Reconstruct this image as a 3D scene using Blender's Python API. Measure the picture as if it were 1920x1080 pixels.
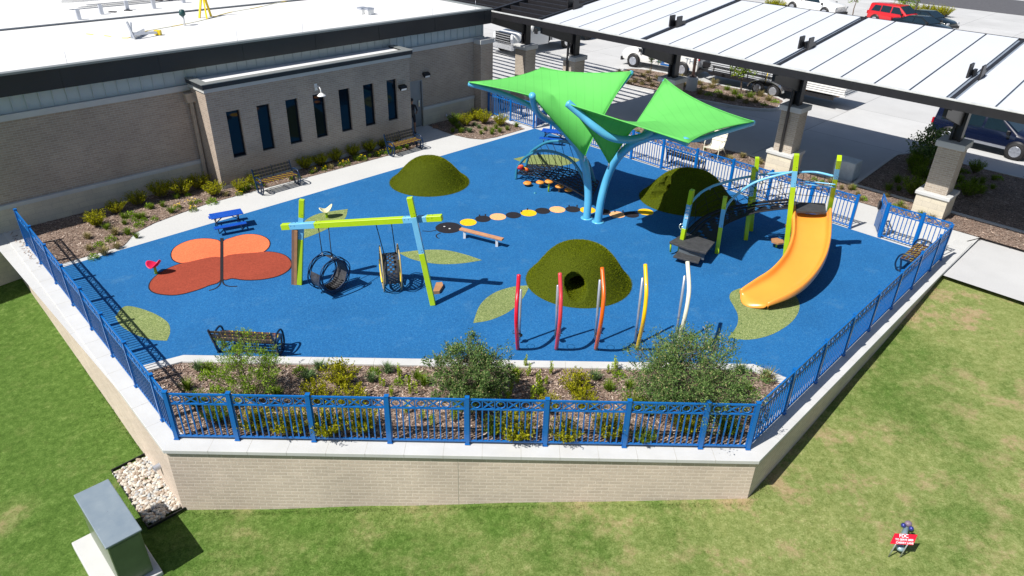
import bpy, bmesh, math, random
from mathutils import Vector, Matrix, noise
random.seed(11)
for o in list(bpy.data.objects): bpy.data.objects.remove(o)
S = bpy.context.scene
COL = S.collection
rad = math.radians
# ------------------------------------------------------------------ camera
CAMH = 10.4; FPX = 1337.58; PITCH = 0.52367485; ROLL = -0.02619733; AB = rad(45.838)
_f = Vector((0, math.cos(PITCH), -math.sin(PITCH))); _r = Vector((1, 0, 0)); _d = _f.cross(_r)
RX = _r*math.cos(ROLL) + _d*math.sin(ROLL)
RD = -_r*math.sin(ROLL) + _d*math.cos(ROLL)
CAMP = Vector((0, 0, CAMH))
cam = bpy.data.cameras.new('camera'); camo = bpy.data.objects.new('camera', cam); COL.objects.link(camo)
camo.matrix_world = Matrix(((RX.x, -RD.x, -_f.x, 0), (RX.y, -RD.y, -_f.y, 0), (RX.z, -RD.z, -_f.z, CAMH), (0, 0, 0, 1)))
cam.sensor_width = 36; cam.lens = 36*FPX/1920; cam.clip_end = 2000; cam.clip_start = .1
S.camera = camo
# ------------------------------------------------------------------ sky, sun, exposure
SUN_AZ = rad(35.0); SUN_EL = rad(53.2)          # shadows fall towards SUN_AZ (counterclockwise from +X)
w = bpy.data.worlds.new('World'); S.world = w; w.use_nodes = True
nt = w.node_tree; bgn = nt.nodes['Background']
sky = nt.nodes.new('ShaderNodeTexSky'); sky.sky_type = 'NISHITA'; sky.sun_disc = False
sky.sun_elevation = SUN_EL
sx, sy = -math.cos(SUN_AZ), -math.sin(SUN_AZ)   # horizontal direction towards the sun
sky.sun_rotation = math.atan2(sx, sy)
nt.links.new(sky.outputs[0], bgn.inputs[0]); bgn.inputs[1].default_value = .066
sl = bpy.data.lights.new('sun', 'SUN'); sl.energy = 4.9; sl.angle = rad(.53); sl.color = (1, .955, .89)
so = bpy.data.objects.new('sun', sl); COL.objects.link(so)
sdir = Vector((math.cos(SUN_EL)*math.cos(SUN_AZ), math.cos(SUN_EL)*math.sin(SUN_AZ), -math.sin(SUN_EL)))
so.rotation_euler = sdir.to_track_quat('-Z', 'Y').to_euler(); so.location = (-10, -10, 30)
S.view_settings.view_transform = 'Standard'; S.view_settings.look = 'None'
S.view_settings.exposure = .35; S.view_settings.gamma = 1
# ------------------------------------------------------------------ where things stand (camera survey of the real place, metres)
def ray(x, y): return RX*((x-960)/FPX) + RD*((y-540)/FPX) + _f
def P(x, y, z=0.):
    d = ray(x, y); return CAMP + d*((z-CAMH)/d.z)
CA, SA = math.cos(AB), math.sin(AB)
def B(u, v, z=0.): return Vector((u*CA - v*SA, u*SA + v*CA, z))      # building frame -> world
def UV(x, y, z=0.):
    p = P(x, y, z); return (p.x*CA + p.y*SA, -p.x*SA + p.y*CA)
def onplane(x, y, a, b):                                             # point of the vertical plane through a, b
    n = Vector((b.y-a.y, a.x-b.x, 0)); d = ray(x, y)
    return CAMP + d*((a-CAMP).dot(n)/d.dot(n))
def lawn_z(x, y):
    return min(-1.765 + .05*(x+6.9) + .053*(y-10.9), -.17) if y > -60 else -3
# ------------------------------------------------------------------ mesh builder
class MB:
    def __init__(s): s.v=[]; s.f=[]; s.m=[]; s.s=[]; s.cur=0; s.sm=False
    def add(s, vs, fs, m=None, sm=None):
        b=len(s.v); s.v += [Vector(p) for p in vs]
        for f in fs: s.f.append([b+i for i in f]); s.m.append(s.cur if m is None else m); s.s.append(s.sm if sm is None else sm)
        return s
    def quad(s, a, b, c, d, **k): return s.add([a,b,c,d], [(0,1,2,3)], **k)
    def box(s, c, size, rz=0, M=None, **k):
        hx,hy,hz=[q/2 for q in size]
        R = M if M is not None else Matrix.Rotation(rz,3,'Z')
        vs=[Vector(c)+R@Vector((x,y,z)) for x in(-hx,hx) for y in(-hy,hy) for z in(-hz,hz)]
        return s.add(vs,[(0,1,3,2),(4,6,7,5),(0,4,5,1),(2,3,7,6),(0,2,6,4),(1,5,7,3)],**k)
    def bar(s, p, q, w, h, up=(0,0,1), **k):
        p=Vector(p); q=Vector(q); x=(q-p); L=x.length
        if L<1e-6: return s
        x.normalize(); y=Vector(up).cross(x)
        if y.length<1e-4: y=Vector((0,1,0)).cross(x)
        y.normalize(); z=x.cross(y)
        M=Matrix((x,y,z)).transposed()
        return s.box((p+q)/2,(L,w,h),M=M,**k)
    def tube(s, pts, r, n=8, cap=True, closed=False, sm=True, m=None):
        pts=[Vector(p) for p in pts]; N=len(pts); rs=r if isinstance(r,(list,tuple)) else [r]*N
        vs=[]; ref=None
        for i,p in enumerate(pts):
            if closed: t=pts[(i+1)%N]-pts[i-1]
            else: t=pts[min(i+1,N-1)]-pts[max(i-1,0)]
            t.normalize()
            if ref is None:
                ref=Vector((0,0,1)) if abs(t.z)<.9 else Vector((1,0,0))
            a=ref-t*ref.dot(t)
            if a.length<1e-5: a=t.orthogonal()
            a.normalize(); b=t.cross(a); ref=a
            for k in range(n):
                th=2*math.pi*k/n; vs.append(p+(a*math.cos(th)+b*math.sin(th))*rs[i])
        fs=[]
        for i in range(N if closed else N-1):
            j=(i+1)%N
            for k in range(n): fs.append((i*n+k,i*n+(k+1)%n,j*n+(k+1)%n,j*n+k))
        base=len(s.v); s.add(vs,fs,m=m,sm=sm)
        if cap and not closed:
            for e,idx in ((0,0),(N-1,(N-1)*n)):
                t=(pts[0]-pts[1]) if e==0 else (pts[-1]-pts[-2])
                t.normalize(); c=pts[e]+t*rs[e]*.35; ci=len(s.v); s.v.append(c)
                for k in range(n):
                    f=(base+idx+k,base+idx+(k+1)%n,ci)
                    s.f.append(list(f if e else f[::-1])); s.m.append(s.cur if m is None else m); s.s.append(sm)
        return s
    def lathe(s, prof, c=(0,0,0), n=16, sm=True, **k):
        c=Vector(c); vs=[c+Vector((r*math.cos(2*math.pi*i/n),r*math.sin(2*math.pi*i/n),z)) for r,z in prof for i in range(n)]
        fs=[(j*n+i,j*n+(i+1)%n,(j+1)*n+(i+1)%n,(j+1)*n+i) for j in range(len(prof)-1) for i in range(n)]
        if prof[0][0]>1e-4: fs.append(tuple(range(n))[::-1])
        if prof[-1][0]>1e-4: fs.append(tuple((len(prof)-1)*n+i for i in range(n)))
        return s.add(vs,fs,sm=sm,**k)
    def ell(s, c, r, nu=12, nv=8, M=None, **k):
        c=Vector(c); r=Vector((r,r,r)) if not hasattr(r,'__len__') else Vector(r); vs=[]
        for j in range(nv+1):
            ph=-math.pi/2+math.pi*j/nv
            for i in range(nu):
                th=2*math.pi*i/nu; p=Vector((r.x*math.cos(ph)*math.cos(th),r.y*math.cos(ph)*math.sin(th),r.z*math.sin(ph)))
                vs.append(c+(M@p if M is not None else p))
        fs=[(j*nu+i,j*nu+(i+1)%nu,(j+1)*nu+(i+1)%nu,(j+1)*nu+i) for j in range(nv) for i in range(nu)]
        return s.add(vs,fs,sm=True,**k)
    def extr(s, poly, vec, **k):                       # planar polygon pushed along vec, closed solid
        n=len(poly); poly=[Vector(p) for p in poly]; v2=[p+Vector(vec) for p in poly]
        return s.add(poly+v2,[tuple(range(n))[::-1],tuple(range(n,2*n))]+[(i,(i+1)%n,n+(i+1)%n,n+i) for i in range(n)],**k)
    def slab(s, poly, z0, z1, **k): return s.extr([(p[0],p[1],z0) for p in poly],(0,0,z1-z0),**k)
    def torus(s, c, R, r, n=16, m_=5, x=(1,0,0), y=(0,0,1), **k):
        c=Vector(c); x=Vector(x); y=Vector(y)
        return s.tube([c+x*R*math.cos(2*math.pi*i/n)+y*R*math.sin(2*math.pi*i/n) for i in range(n)],r,n=m_,closed=True,**k)
    def build(s, name, mats, parent=None, world=True, origin=None, tri=False):
        if not isinstance(mats,(list,tuple)): mats=[mats]
        me=bpy.data.meshes.new(name)
        vs=s.v; loc=Vector((0,0,0))
        if parent is not None and world:
            inv=WM(parent).inverted(); vs=[inv@p for p in vs]
        elif parent is None:
            if origin is None:
                n=max(1,len(vs)); loc=Vector((sum(p.x for p in vs)/n,sum(p.y for p in vs)/n,min(p.z for p in vs)))
            else: loc=Vector(origin)
            vs=[p-loc for p in vs]
        me.from_pydata([tuple(p) for p in vs],[],s.f)
        for m in mats: me.materials.append(m)
        me.polygons.foreach_set('material_index',s.m); me.polygons.foreach_set('use_smooth',s.s)
        uvl=me.uv_layers.new(name='UVMap').data
        for po in me.polygons:
            n=po.normal
            if abs(n.z)>.7:
                for li in po.loop_indices:
                    c=me.vertices[me.loops[li].vertex_index].co+loc; uvl[li].uv=(c.x,c.y)
            else:
                t=Vector((-n.y,n.x,0)).normalized()
                for li in po.loop_indices:
                    c=me.vertices[me.loops[li].vertex_index].co+loc; uvl[li].uv=(c.x*t.x+c.y*t.y,c.z)
        me.validate(); me.update()
        o=bpy.data.objects.new(name,me); COL.objects.link(o)
        if parent is not None: o.parent=parent
        else: o.location=loc
        return o
def WM(o):
    m=Matrix.LocRotScale(o.location,o.rotation_euler,o.scale)
    return WM(o.parent)@m if o.parent else m
def tag(o,label,cat,group=None,kind=None):
    o['label']=label; o['category']=cat
    if group: o['group']=group
    if kind: o['kind']=kind
    return o
def struct(o): o['kind']='structure'; return o
def thing(name,label,cat,loc=(0,0,0),rz=0,group=None):
    o=bpy.data.objects.new(name,None); COL.objects.link(o); o.location=loc; o.rotation_euler=(0,0,rz)
    o.empty_display_size=.2
    return tag(o,label,cat,group)
KIDS={}
def copy_tree(o,parent=None):
    c=o.copy(); COL.objects.link(c); c.parent=parent
    for ch in [k for k in bpy.data.objects if k.parent==o]: copy_tree(ch,c)
    return c
def bevel(o,wd=.01,seg=2):
    m=o.modifiers.new('bevel','BEVEL'); m.width=wd; m.segments=seg; m.limit_method='ANGLE'; m.angle_limit=rad(40)
    return o
def crom(pts,k=6,closed=False):                      # Catmull-Rom through points
    pts=[Vector(p) for p in pts]; N=len(pts); out=[]
    for i in range(N if closed else N-1):
        g=lambda j:(pts[j%N] if closed else pts[max(0,min(N-1,j))])
        p0,p1,p2,p3=g(i-1),g(i),g(i+1),g(i+2)
        for t in [q/k for q in range(k)]:
            out.append(.5*((2*p1)+(p2-p0)*t+(2*p0-5*p1+4*p2-p3)*t*t+(3*p1-p0-3*p2+p3)*t**3))
    if not closed: out.append(pts[-1])
    return out
ORD=['first','second','third','fourth','fifth','sixth','seventh','eighth','ninth','tenth','eleventh','twelfth','thirteenth','fourteenth','fifteenth','sixteenth','seventeenth','eighteenth','nineteenth','twentieth']
# ------------------------------------------------------------------ materials
def newmat(name):
    m=bpy.data.materials.new(name); m.use_nodes=True; n=m.node_tree.nodes; l=m.node_tree.links
    return m,n,l,n['Principled BSDF']
def coords(n,l,kind):
    if kind=='World': return n.new('ShaderNodeNewGeometry').outputs['Position']
    return n.new('ShaderNodeTexCoord').outputs[kind]
def nz(n,l,co,scale,detail=4,rough=.6):
    t=n.new('ShaderNodeTexNoise'); t.inputs['Scale'].default_value=scale; t.inputs['Detail'].default_value=detail; t.inputs['Roughness'].default_value=rough
    l.new(co,t.inputs['Vector']); return t.outputs['Fac']
def ramp(n,l,fac,stops):
    r=n.new('ShaderNodeValToRGB'); e=r.color_ramp.elements
    while len(e)<len(stops): e.new(.5)
    for q,(p,c) in zip(e,stops): q.position=p; q.color=(*c,1)
    l.new(fac,r.inputs[0]); return r.outputs[0]
def mixc(n,l,fac,a,b,mode='MIX'):
    m=n.new('ShaderNodeMix'); m.data_type='RGBA'; m.blend_type=mode
    if isinstance(fac,(int,float)): m.inputs[0].default_value=fac
    else: l.new(fac,m.inputs[0])
    for i,q in ((6,a),(7,b)):
        if isinstance(q,(tuple,list)): m.inputs[i].default_value=(*q[:3],1)
        else: l.new(q,m.inputs[i])
    return m.outputs[2]
def bumpn(n,l,h,b,strength=.3,dist=.01):
    q=n.new('ShaderNodeBump'); q.inputs['Strength'].default_value=strength; q.inputs['Distance'].default_value=dist
    l.new(h,q.inputs['Height']); l.new(q.outputs[0],b.inputs['Normal'])
def sc(c,k): return tuple(min(1,x*k) for x in c)
def mat(name,c,rough=.55,metal=0.,var=.15,vs=4.,coord='Object',bump=0.,bs=60.,spec=.5,coat=0.):
    m,n,l,b=newmat(name); b.inputs['Roughness'].default_value=rough; b.inputs['Metallic'].default_value=metal
    b.inputs['Specular IOR Level'].default_value=spec; b.inputs['Coat Weight'].default_value=coat
    co=coords(n,l,coord)
    col=ramp(n,l,nz(n,l,co,vs,5),[(.3,sc(c,1-var)),(.7,sc(c,1+var))]); l.new(col,b.inputs['Base Color'])
    if bump: bumpn(n,l,nz(n,l,co,bs,3),b,bump)
    return m
def brickmat(name,c1,c2,mo,bw,bh,ms=.012,off=.5,bump=.4,rough=.85,patch=.12):
    m,n,l,b=newmat(name); b.inputs['Roughness'].default_value=rough
    co=coords(n,l,'UV'); t=n.new('ShaderNodeTexBrick'); l.new(co,t.inputs['Vector'])
    t.offset=off; t.inputs['Scale'].default_value=1; t.inputs['Brick Width'].default_value=bw; t.inputs['Row Height'].default_value=bh
    t.inputs['Mortar Size'].default_value=ms; t.inputs['Mortar Smooth'].default_value=.15; t.inputs['Bias'].default_value=0
    for k,c in (('Color1',c1),('Color2',c2),('Mortar',mo)): t.inputs[k].default_value=(*c,1)
    co2=coords(n,l,'World')
    big=ramp(n,l,nz(n,l,co2,.7,4),[(.3,(1-patch,)*3),(.7,(1+patch,)*3)])
    fine=ramp(n,l,nz(n,l,co2,45,3),[(.3,(.86,)*3),(.7,(1.1,)*3)])
    col=mixc(n,l,1.,mixc(n,l,1.,t.outputs['Color'],big,'MULTIPLY'),fine,'MULTIPLY')
    l.new(col,b.inputs['Base Color'])
    inv=n.new('ShaderNodeMath'); inv.operation='SUBTRACT'; inv.inputs[0].default_value=1; l.new(t.outputs['Fac'],inv.inputs[1])
    bumpn(n,l,inv.outputs[0],b,bump,.012)
    return m
MT={}
BRICK=brickmat('tan_brick',(.61,.505,.42),(.53,.44,.365),(.66,.57,.49),.29,.092)
PBRICK=brickmat('pillar_brick',(.44,.37,.30),(.36,.30,.24),(.48,.44,.38),.24,.075)
WBRICK=brickmat('building_brick',(.42,.335,.27),(.34,.27,.22),(.44,.39,.335),.235,.075)
STONE=brickmat('cream_stone',(.62,.56,.44),(.55,.50,.41),(.50,.46,.38),.52,.19,.008)
CAST=mat('cast_stone',(.53,.535,.53),.8,var=.06,vs=1.5,coord='World',bump=.15)
def concrete(name,c,jw,jh,jm,rot=AB,dark=.55,stain=.1):
    m,n,l,b=newmat(name); b.inputs['Roughness'].default_value=.85
    co=coords(n,l,'World'); mp=n.new('ShaderNodeMapping'); mp.inputs['Rotation'].default_value=(0,0,-rot); l.new(co,mp.inputs['Vector'])
    t=n.new('ShaderNodeTexBrick'); t.offset=0; l.new(mp.outputs[0],t.inputs['Vector']); t.inputs['Scale'].default_value=1
    t.inputs['Brick Width'].default_value=jw; t.inputs['Row Height'].default_value=jh; t.inputs['Mortar Size'].default_value=jm; t.inputs['Mortar Smooth'].default_value=.1
    for k,q in (('Color1',sc(c,1.03)),('Color2',sc(c,.96)),('Mortar',sc(c,dark))): t.inputs[k].default_value=(*q,1)
    a=ramp(n,l,nz(n,l,co,.35,6,.65),[(.3,(1-stain,)*3),(.7,(1+stain*.6,)*3)])
    f=ramp(n,l,nz(n,l,co,30,3),[(.3,(.93,)*3),(.7,(1.05,)*3)])
    l.new(mixc(n,l,1.,mixc(n,l,1.,t.outputs['Color'],a,'MULTIPLY'),f,'MULTIPLY'),b.inputs['Base Color'])
    bumpn(n,l,nz(n,l,co,80,3),b,.15,.004); return m
LOT=concrete('lot_concrete',(.50,.505,.51),5.8,4.6,.02)
WALK=concrete('walk_concrete',(.53,.535,.53),40,3.1,.008,stain=.06,dark=.75)
ROOFW=concrete('white_membrane',(.67,.675,.68),14.,3.05,.03,dark=.88,stain=.07)
def rubber(name,c,hi,lo,amt=.5,patch=None):
    m,n,l,b=newmat(name); b.inputs['Roughness'].default_value=.85; b.inputs['Specular IOR Level'].default_value=.25
    co=coords(n,l,'World'); v=n.new('ShaderNodeTexVoronoi'); v.inputs['Scale'].default_value=55; l.new(co,v.inputs['Vector'])
    sep=n.new('ShaderNodeSeparateColor'); l.new(v.outputs['Color'],sep.inputs[0])
    spk=ramp(n,l,sep.outputs[0],[(.0,lo),(.35,c),(.7,c),(1.,hi)])
    g=ramp(n,l,nz(n,l,co,.5,6,.7),[(.32,(.9,)*3),(.5,(1.,)*3),(.68,(1.07,1.07,1.05))])
    g2=ramp(n,l,nz(n,l,co,14,4,.7),[(.3,(.88,)*3),(.7,(1.1,)*3)])
    col=mixc(n,l,1.,mixc(n,l,1.,spk,g,'MULTIPLY'),g2,'MULTIPLY')
    if patch:                                       # pale scuffs worn in
        sc1=ramp(n,l,nz(n,l,co,1.1,9,.75),[(.56,(0,0,0)),(.78,(1,1,1))]); sp=n.new('ShaderNodeMath'); sp.operation='MULTIPLY'; sp.inputs[1].default_value=.45
        l.new(sc1,sp.inputs[0]); col=mixc(n,l,sp.outputs[0],col,patch)
    l.new(col,b.inputs['Base Color']); bumpn(n,l,v.outputs['Distance'],b,.35,.006); return m
BLUE=rubber('blue_rubber',(.013,.125,.33),(.035,.18,.40),(.007,.088,.265),patch=(.10,.24,.38))
LEAFG=rubber('leaf_rubber',(.20,.25,.085),(.36,.40,.18),(.08,.13,.04))
def flatr(nm,c): return rubber(nm,c,sc(c,1.25),sc(c,.8))
ORR=flatr('orange_rubber',(.78,.17,.07)); RDR=flatr('brick_red_rubber',(.30,.055,.03)); BLR=flatr('black_rubber',(.018,.017,.022))
YLR=flatr('yellow_rubber',(.85,.50,.01)); PCR=flatr('peach_rubber',(.80,.42,.19)); WHR=flatr('white_rubber',(.6,.6,.6))
# lawn
def lawnmat(name='lawn_turf',rnd_=False):
    m,n,l,b=newmat(name); b.inputs['Roughness'].default_value=.95; b.inputs['Specular IOR Level'].default_value=.15
    co=coords(n,l,'World')
    f0=nz(n,l,co,30,8,.8); f1=nz(n,l,co,7,6,.75); fa=n.new('ShaderNodeMath'); fa.operation='MULTIPLY_ADD'; fa.inputs[1].default_value=.42; l.new(f1,fa.inputs[0]); fb=n.new('ShaderNodeMath'); fb.operation='MULTIPLY'; fb.inputs[1].default_value=.58; l.new(f0,fb.inputs[0]); l.new(fb.outputs[0],fa.inputs[2]); fine=fa.outputs[0]; med=nz(n,l,co,2.2,6,.7); big=nz(n,l,co,.24,6,.62)
    g=ramp(n,l,fine,[(.33,(.022,.050,.006)),(.5,(.072,.138,.022)),(.66,(.18,.27,.070))])
    y=ramp(n,l,fine,[(.33,(.08,.11,.022)),(.5,(.215,.25,.080)),(.66,(.42,.41,.20))])
    tan=ramp(n,l,fine,[(.25,(.16,.11,.055)),(.5,(.33,.25,.14)),(.8,(.50,.40,.26))])
    sp=n.new('ShaderNodeSeparateXYZ'); l.new(co,sp.inputs[0])
    mr=n.new('ShaderNodeMapRange'); mr.inputs[1].default_value=-8; mr.inputs[2].default_value=9; mr.inputs[3].default_value=-.085; mr.inputs[4].default_value=.10; l.new(sp.outputs[0],mr.inputs[0])
    ad=n.new('ShaderNodeMath'); l.new(med,ad.inputs[0]); l.new(mr.outputs[0],ad.inputs[1])
    ad2=n.new('ShaderNodeMath'); l.new(big,ad2.inputs[0]); l.new(mr.outputs[0],ad2.inputs[1])
    m1=mixc(n,l,.35,ramp(n,l,ad2.outputs[0],[(.43,(0,0,0)),(.58,(.95,.95,.95))]),ramp(n,l,ad.outputs[0],[(.45,(0,0,0)),(.64,(.8,.8,.8))]))
    c1=mixc(n,l,m1,g,y)
    m2=ramp(n,l,nz(n,l,co,1.1,8,.72),[(.50,(0,0,0)),(.62,(.95,.95,.95))])
    m3=mixc(n,l,1.,m2,ramp(n,l,ad2.outputs[0],[(.44,(0,0,0)),(.62,(1,1,1))]),'MULTIPLY')
    col=mixc(n,l,m3,c1,tan)
    if rnd_:
        gg=n.new('ShaderNodeNewGeometry'); col=mixc(n,l,1.,col,ramp(n,l,gg.outputs['Random Per Island'],[(0,(.75,.78,.7)),(.6,(1.15,1.15,1.1)),(1,(1.75,1.65,1.6))]),'MULTIPLY')
    l.new(col,b.inputs['Base Color']); bumpn(n,l,fine,b,.8,.03); return m
LAWN=lawnmat(); BLADE=lawnmat('grass_blade',True)
def mulchmat():
    m,n,l,b=newmat('mulch'); b.inputs['Roughness'].default_value=.95
    co=coords(n,l,'World'); v=n.new('ShaderNodeTexVoronoi'); v.inputs['Scale'].default_value=26
    mp=n.new('ShaderNodeMapping'); mp.inputs['Scale'].default_value=(1,2.2,1); mp.inputs['Rotation'].default_value=(0,0,.5); l.new(co,mp.inputs[0]); l.new(mp.outputs[0],v.inputs['Vector'])
    sep=n.new('ShaderNodeSeparateColor'); l.new(v.outputs['Color'],sep.inputs[0])
    c=ramp(n,l,sep.outputs[0],[(0,(.07,.042,.03)),(.5,(.22,.15,.115)),(.85,(.38,.28,.22)),(1,(.56,.46,.38))])
    g=ramp(n,l,nz(n,l,co,1.3,5),[(.3,(.75,)*3),(.7,(1.15,)*3)])
    l.new(mixc(n,l,1.,c,g,'MULTIPLY'),b.inputs['Base Color']); bumpn(n,l,v.outputs['Distance'],b,.9,.03); return m
MULCH=mulchmat()
def chipmat(name,stops):
    m,n,l,b=newmat(name); b.inputs['Roughness'].default_value=.9
    g=n.new('ShaderNodeNewGeometry'); l.new(ramp(n,l,g.outputs['Random Per Island'],stops),b.inputs['Base Color']); return m
CHIP=chipmat('bark_chip',[(0,(.09,.05,.035)),(.5,(.29,.20,.155)),(.85,(.46,.35,.28)),(1,(.64,.55,.47))])
RIVER=chipmat('river_stone',[(0,(.28,.20,.14)),(.3,(.45,.40,.34)),(.6,(.62,.58,.50)),(.8,(.34,.36,.38)),(1,(.75,.71,.63))])
def leafmat(name,stops,tr=.25):
    m,n,l,b=newmat(name); n.remove(b); out=n['Material Output']
    g=n.new('ShaderNodeNewGeometry'); c=ramp(n,l,g.outputs['Random Per Island'],stops)
    d=n.new('ShaderNodeBsdfDiffuse'); t=n.new('ShaderNodeBsdfTranslucent'); mx=n.new('ShaderNodeMixShader'); mx.inputs[0].default_value=tr
    l.new(c,d.inputs[0]); l.new(c,t.inputs[0]); l.new(d.outputs[0],mx.inputs[1]); l.new(t.outputs[0],mx.inputs[2]); l.new(mx.outputs[0],out.inputs[0]); return m
LF_Y=leafmat('leaf_yellow_green',[(0,(.13,.15,.008)),(.5,(.28,.29,.012)),(1,(.50,.46,.03))])
LF_G=leafmat('leaf_green',[(0,(.07,.13,.012)),(.5,(.15,.23,.02)),(1,(.27,.36,.05))])
LF_W=leafmat('leaf_willow',[(0,(.10,.18,.012)),(.5,(.20,.34,.02)),(1,(.34,.48,.06))])
LF_D=leafmat('leaf_grey_green',[(0,(.06,.12,.035)),(.5,(.13,.22,.065)),(.88,(.22,.32,.10)),(1,(.46,.36,.20))])
LF_B=leafmat('leaf_blue_green',[(0,(.07,.13,.05)),(.6,(.16,.25,.10)),(1,(.26,.36,.15))])
LF_T=leafmat('leaf_tan_grass',[(0,(.14,.13,.04)),(.5,(.30,.26,.10)),(1,(.48,.40,.22))])
LF_S=leafmat('leaf_bright',[(0,(.16,.26,.01)),(.6,(.36,.48,.02)),(1,(.5,.6,.05))])
TURF=leafmat('turf_fibre',[(0,(.065,.085,.002)),(.5,(.145,.18,.004)),(1,(.27,.32,.015))],.12)
TURFB=mat('turf_base',(.065,.085,.002),.9,var=.25,vs=30,spec=.2)
PETAL=leafmat('yellow_petal',[(0,(.8,.55,.0)),(1,(.9,.7,.02))],.2)
BARK=mat('stem_bark',(.16,.12,.09),.9,var=.3,vs=20)
# painted and manufactured surfaces
FBLUE=mat('fence_blue',(.002,.13,.44),.38,var=.06,coat=.2)
PBLUE=mat('table_blue',(.004,.075,.44),.4,var=.08)
NAVY=mat('bench_navy',(.006,.022,.06),.35,var=.1)
BLK=mat('black_steel',(.012,.012,.015),.45,var=.2)
DKB=mat('bronze_steel',(.020,.019,.022),.4,metal=.0,var=.15)
FASC=mat('dark_fascia',(.020,.023,.028),.38,var=.15,vs=.8,coord='World')
PANEL=mat('metal_siding',(.46,.53,.56),.45,var=.05,vs=1)
COPE=mat('coping_metal',(.28,.30,.30),.4,metal=.3,var=.06)
CARW=mat('white_roof_panel',(.58,.61,.66),.45,var=.02,vs=.7,coord='World')
SILV=mat('galvanised',(.52,.55,.62),.32,metal=.6,var=.08)
CHROME=mat('bright_metal',(.75,.76,.78),.2,metal=.9,var=.05)
LIME=mat('lime_paint',(.42,.62,.005),.38,var=.05,coat=.2)
SKYB=mat('sky_blue_paint',(.16,.48,.74),.35,var=.05,coat=.2)
SHB=mat('shade_post_blue',(.10,.42,.66),.3,var=.05,coat=.3)
TEAL=mat('teal_paint',(.035,.22,.33),.33,var=.06,coat=.3)
SLIDE=mat('orange_plastic',(.84,.32,.045),.28,var=.04,vs=1.5,coat=.3)
PODO=mat('pod_orange',(.75,.28,.04),.5,var=.1)
BROWN=mat('brown_board',(.40,.20,.09),.6,var=.15); BROWN2=mat('dark_brown_board',(.22,.125,.085),.6,var=.15)
CREAM=mat('cream_plastic',(.72,.68,.42),.4,var=.05); PINK=mat('pink_plastic',(.72,.02,.09),.35,var=.05)
ROPE=mat('black_rope',(.010,.011,.016),.7,var=.3,vs=60)
TYRE=mat('swing_rubber',(.010,.030,.085),.42,var=.2,vs=20)
YEL=mat('yellow_plastic',(.85,.60,.005),.4,var=.05); TANP=mat('tan_plastic',(.42,.33,.16),.5,var=.15)
PAD=mat('black_rubber_step',(.045,.046,.05),.7,var=.3,vs=9,bump=.3,bs=70)
def bandmat(name,cols,per,rough=.5,rot=0.):                 # woven stripes running across a slat
    m,n,l,b=newmat(name); b.inputs['Roughness'].default_value=rough
    co=n.new('ShaderNodeTexCoord').outputs['Object']; sp=n.new('ShaderNodeSeparateXYZ'); l.new(co,sp.inputs[0])
    a=n.new('ShaderNodeMath'); a.operation='MULTIPLY_ADD'; a.inputs[1].default_value=rot; l.new(sp.outputs[1],a.inputs[0]); l.new(sp.outputs[0],a.inputs[2])
    d=n.new('ShaderNodeMath'); d.operation='DIVIDE'; d.inputs[1].default_value=per; l.new(a.outputs[0],d.inputs[0])
    f=n.new('ShaderNodeMath'); f.operation='FRACT'; l.new(d.outputs[0],f.inputs[0])
    r=n.new('ShaderNodeValToRGB'); r.color_ramp.interpolation='CONSTANT'; e=r.color_ramp.elements
    while len(e)<len(cols): e.new(.5)
    for q,(p,c) in zip(e,cols): q.position=p; q.color=(*c,1)
    l.new(f.outputs[0],r.inputs[0]); l.new(r.outputs[0],b.inputs['Base Color']); return m
PLAID=bandmat('plaid_seat_coating',[(0,(.05,.03,.025)),(.45,(.45,.34,.01)),(.62,(.03,.025,.025)),(.78,(.16,.05,.03))],.19,rot=.45)
PLAIDB=bandmat('plaid_back_coating',[(0,(.030,.026,.03)),(.62,(.16,.13,.03)),(.76,(.02,.02,.025))],.13)
GLASS,_n,_l,_b=newmat('window_glass'); _b.inputs['Base Color'].default_value=(.004,.010,.018,1); _b.inputs['Roughness'].default_value=.03; _b.inputs['Specular IOR Level'].default_value=.32
CARGLASS=mat('car_glass',(.008,.02,.03),.06,var=.1,spec=.8)
FRAME=mat('dark_frame',(.006,.007,.012),.4)
WHITEP=mat('white_paint',(.80,.80,.79),.3,var=.03,coat=.5)
REDP=mat('red_paint',(.55,.008,.015),.25,var=.03,coat=.8); BLKP=mat('black_paint',(.006,.012,.016),.2,var=.05,coat=.8); NVYP=mat('navy_paint',(.004,.008,.03),.2,var=.05,coat=.8)
RUBW=mat('tyre_rubber',(.018,.018,.02),.8); DOORM=mat('grey_door_paint',(.26,.28,.30),.5,var=.05)
SAIL,_n,_l,_b=newmat('green_shade_cloth'); _n.remove(_b)
_d1=_n.new('ShaderNodeBsdfDiffuse'); _t1=_n.new('ShaderNodeBsdfTranslucent'); _mx=_n.new('ShaderNodeMixShader'); _mx.inputs[0].default_value=.20
_c0=ramp(_n,_l,nz(_n,_l,coords(_n,_l,'World'),.6,4),[(.3,(.155,.60,.14)),(.7,(.175,.66,.155))])
_wv=_n.new('ShaderNodeTexWave'); _wv.wave_type='BANDS'; _wv.inputs['Scale'].default_value=1.1; _wv.inputs['Distortion'].default_value=.25; _wv.inputs['Detail'].default_value=1; _l.new(coords(_n,_l,'World'),_wv.inputs['Vector'])
_c=mixc(_n,_l,1.,_c0,ramp(_n,_l,_wv.outputs['Fac'],[(.0,(.93,.93,.93)),(.06,(1,1,1))]),'MULTIPLY')
for q in (_d1,_t1): _l.new(_c,q.inputs[0])
_l.new(_d1.outputs[0],_mx.inputs[1]); _l.new(_t1.outputs[0],_mx.inputs[2]); _l.new(_mx.outputs[0],_n['Material Output'].inputs[0])
_t1c=_n.new('ShaderNodeRGB')
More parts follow.
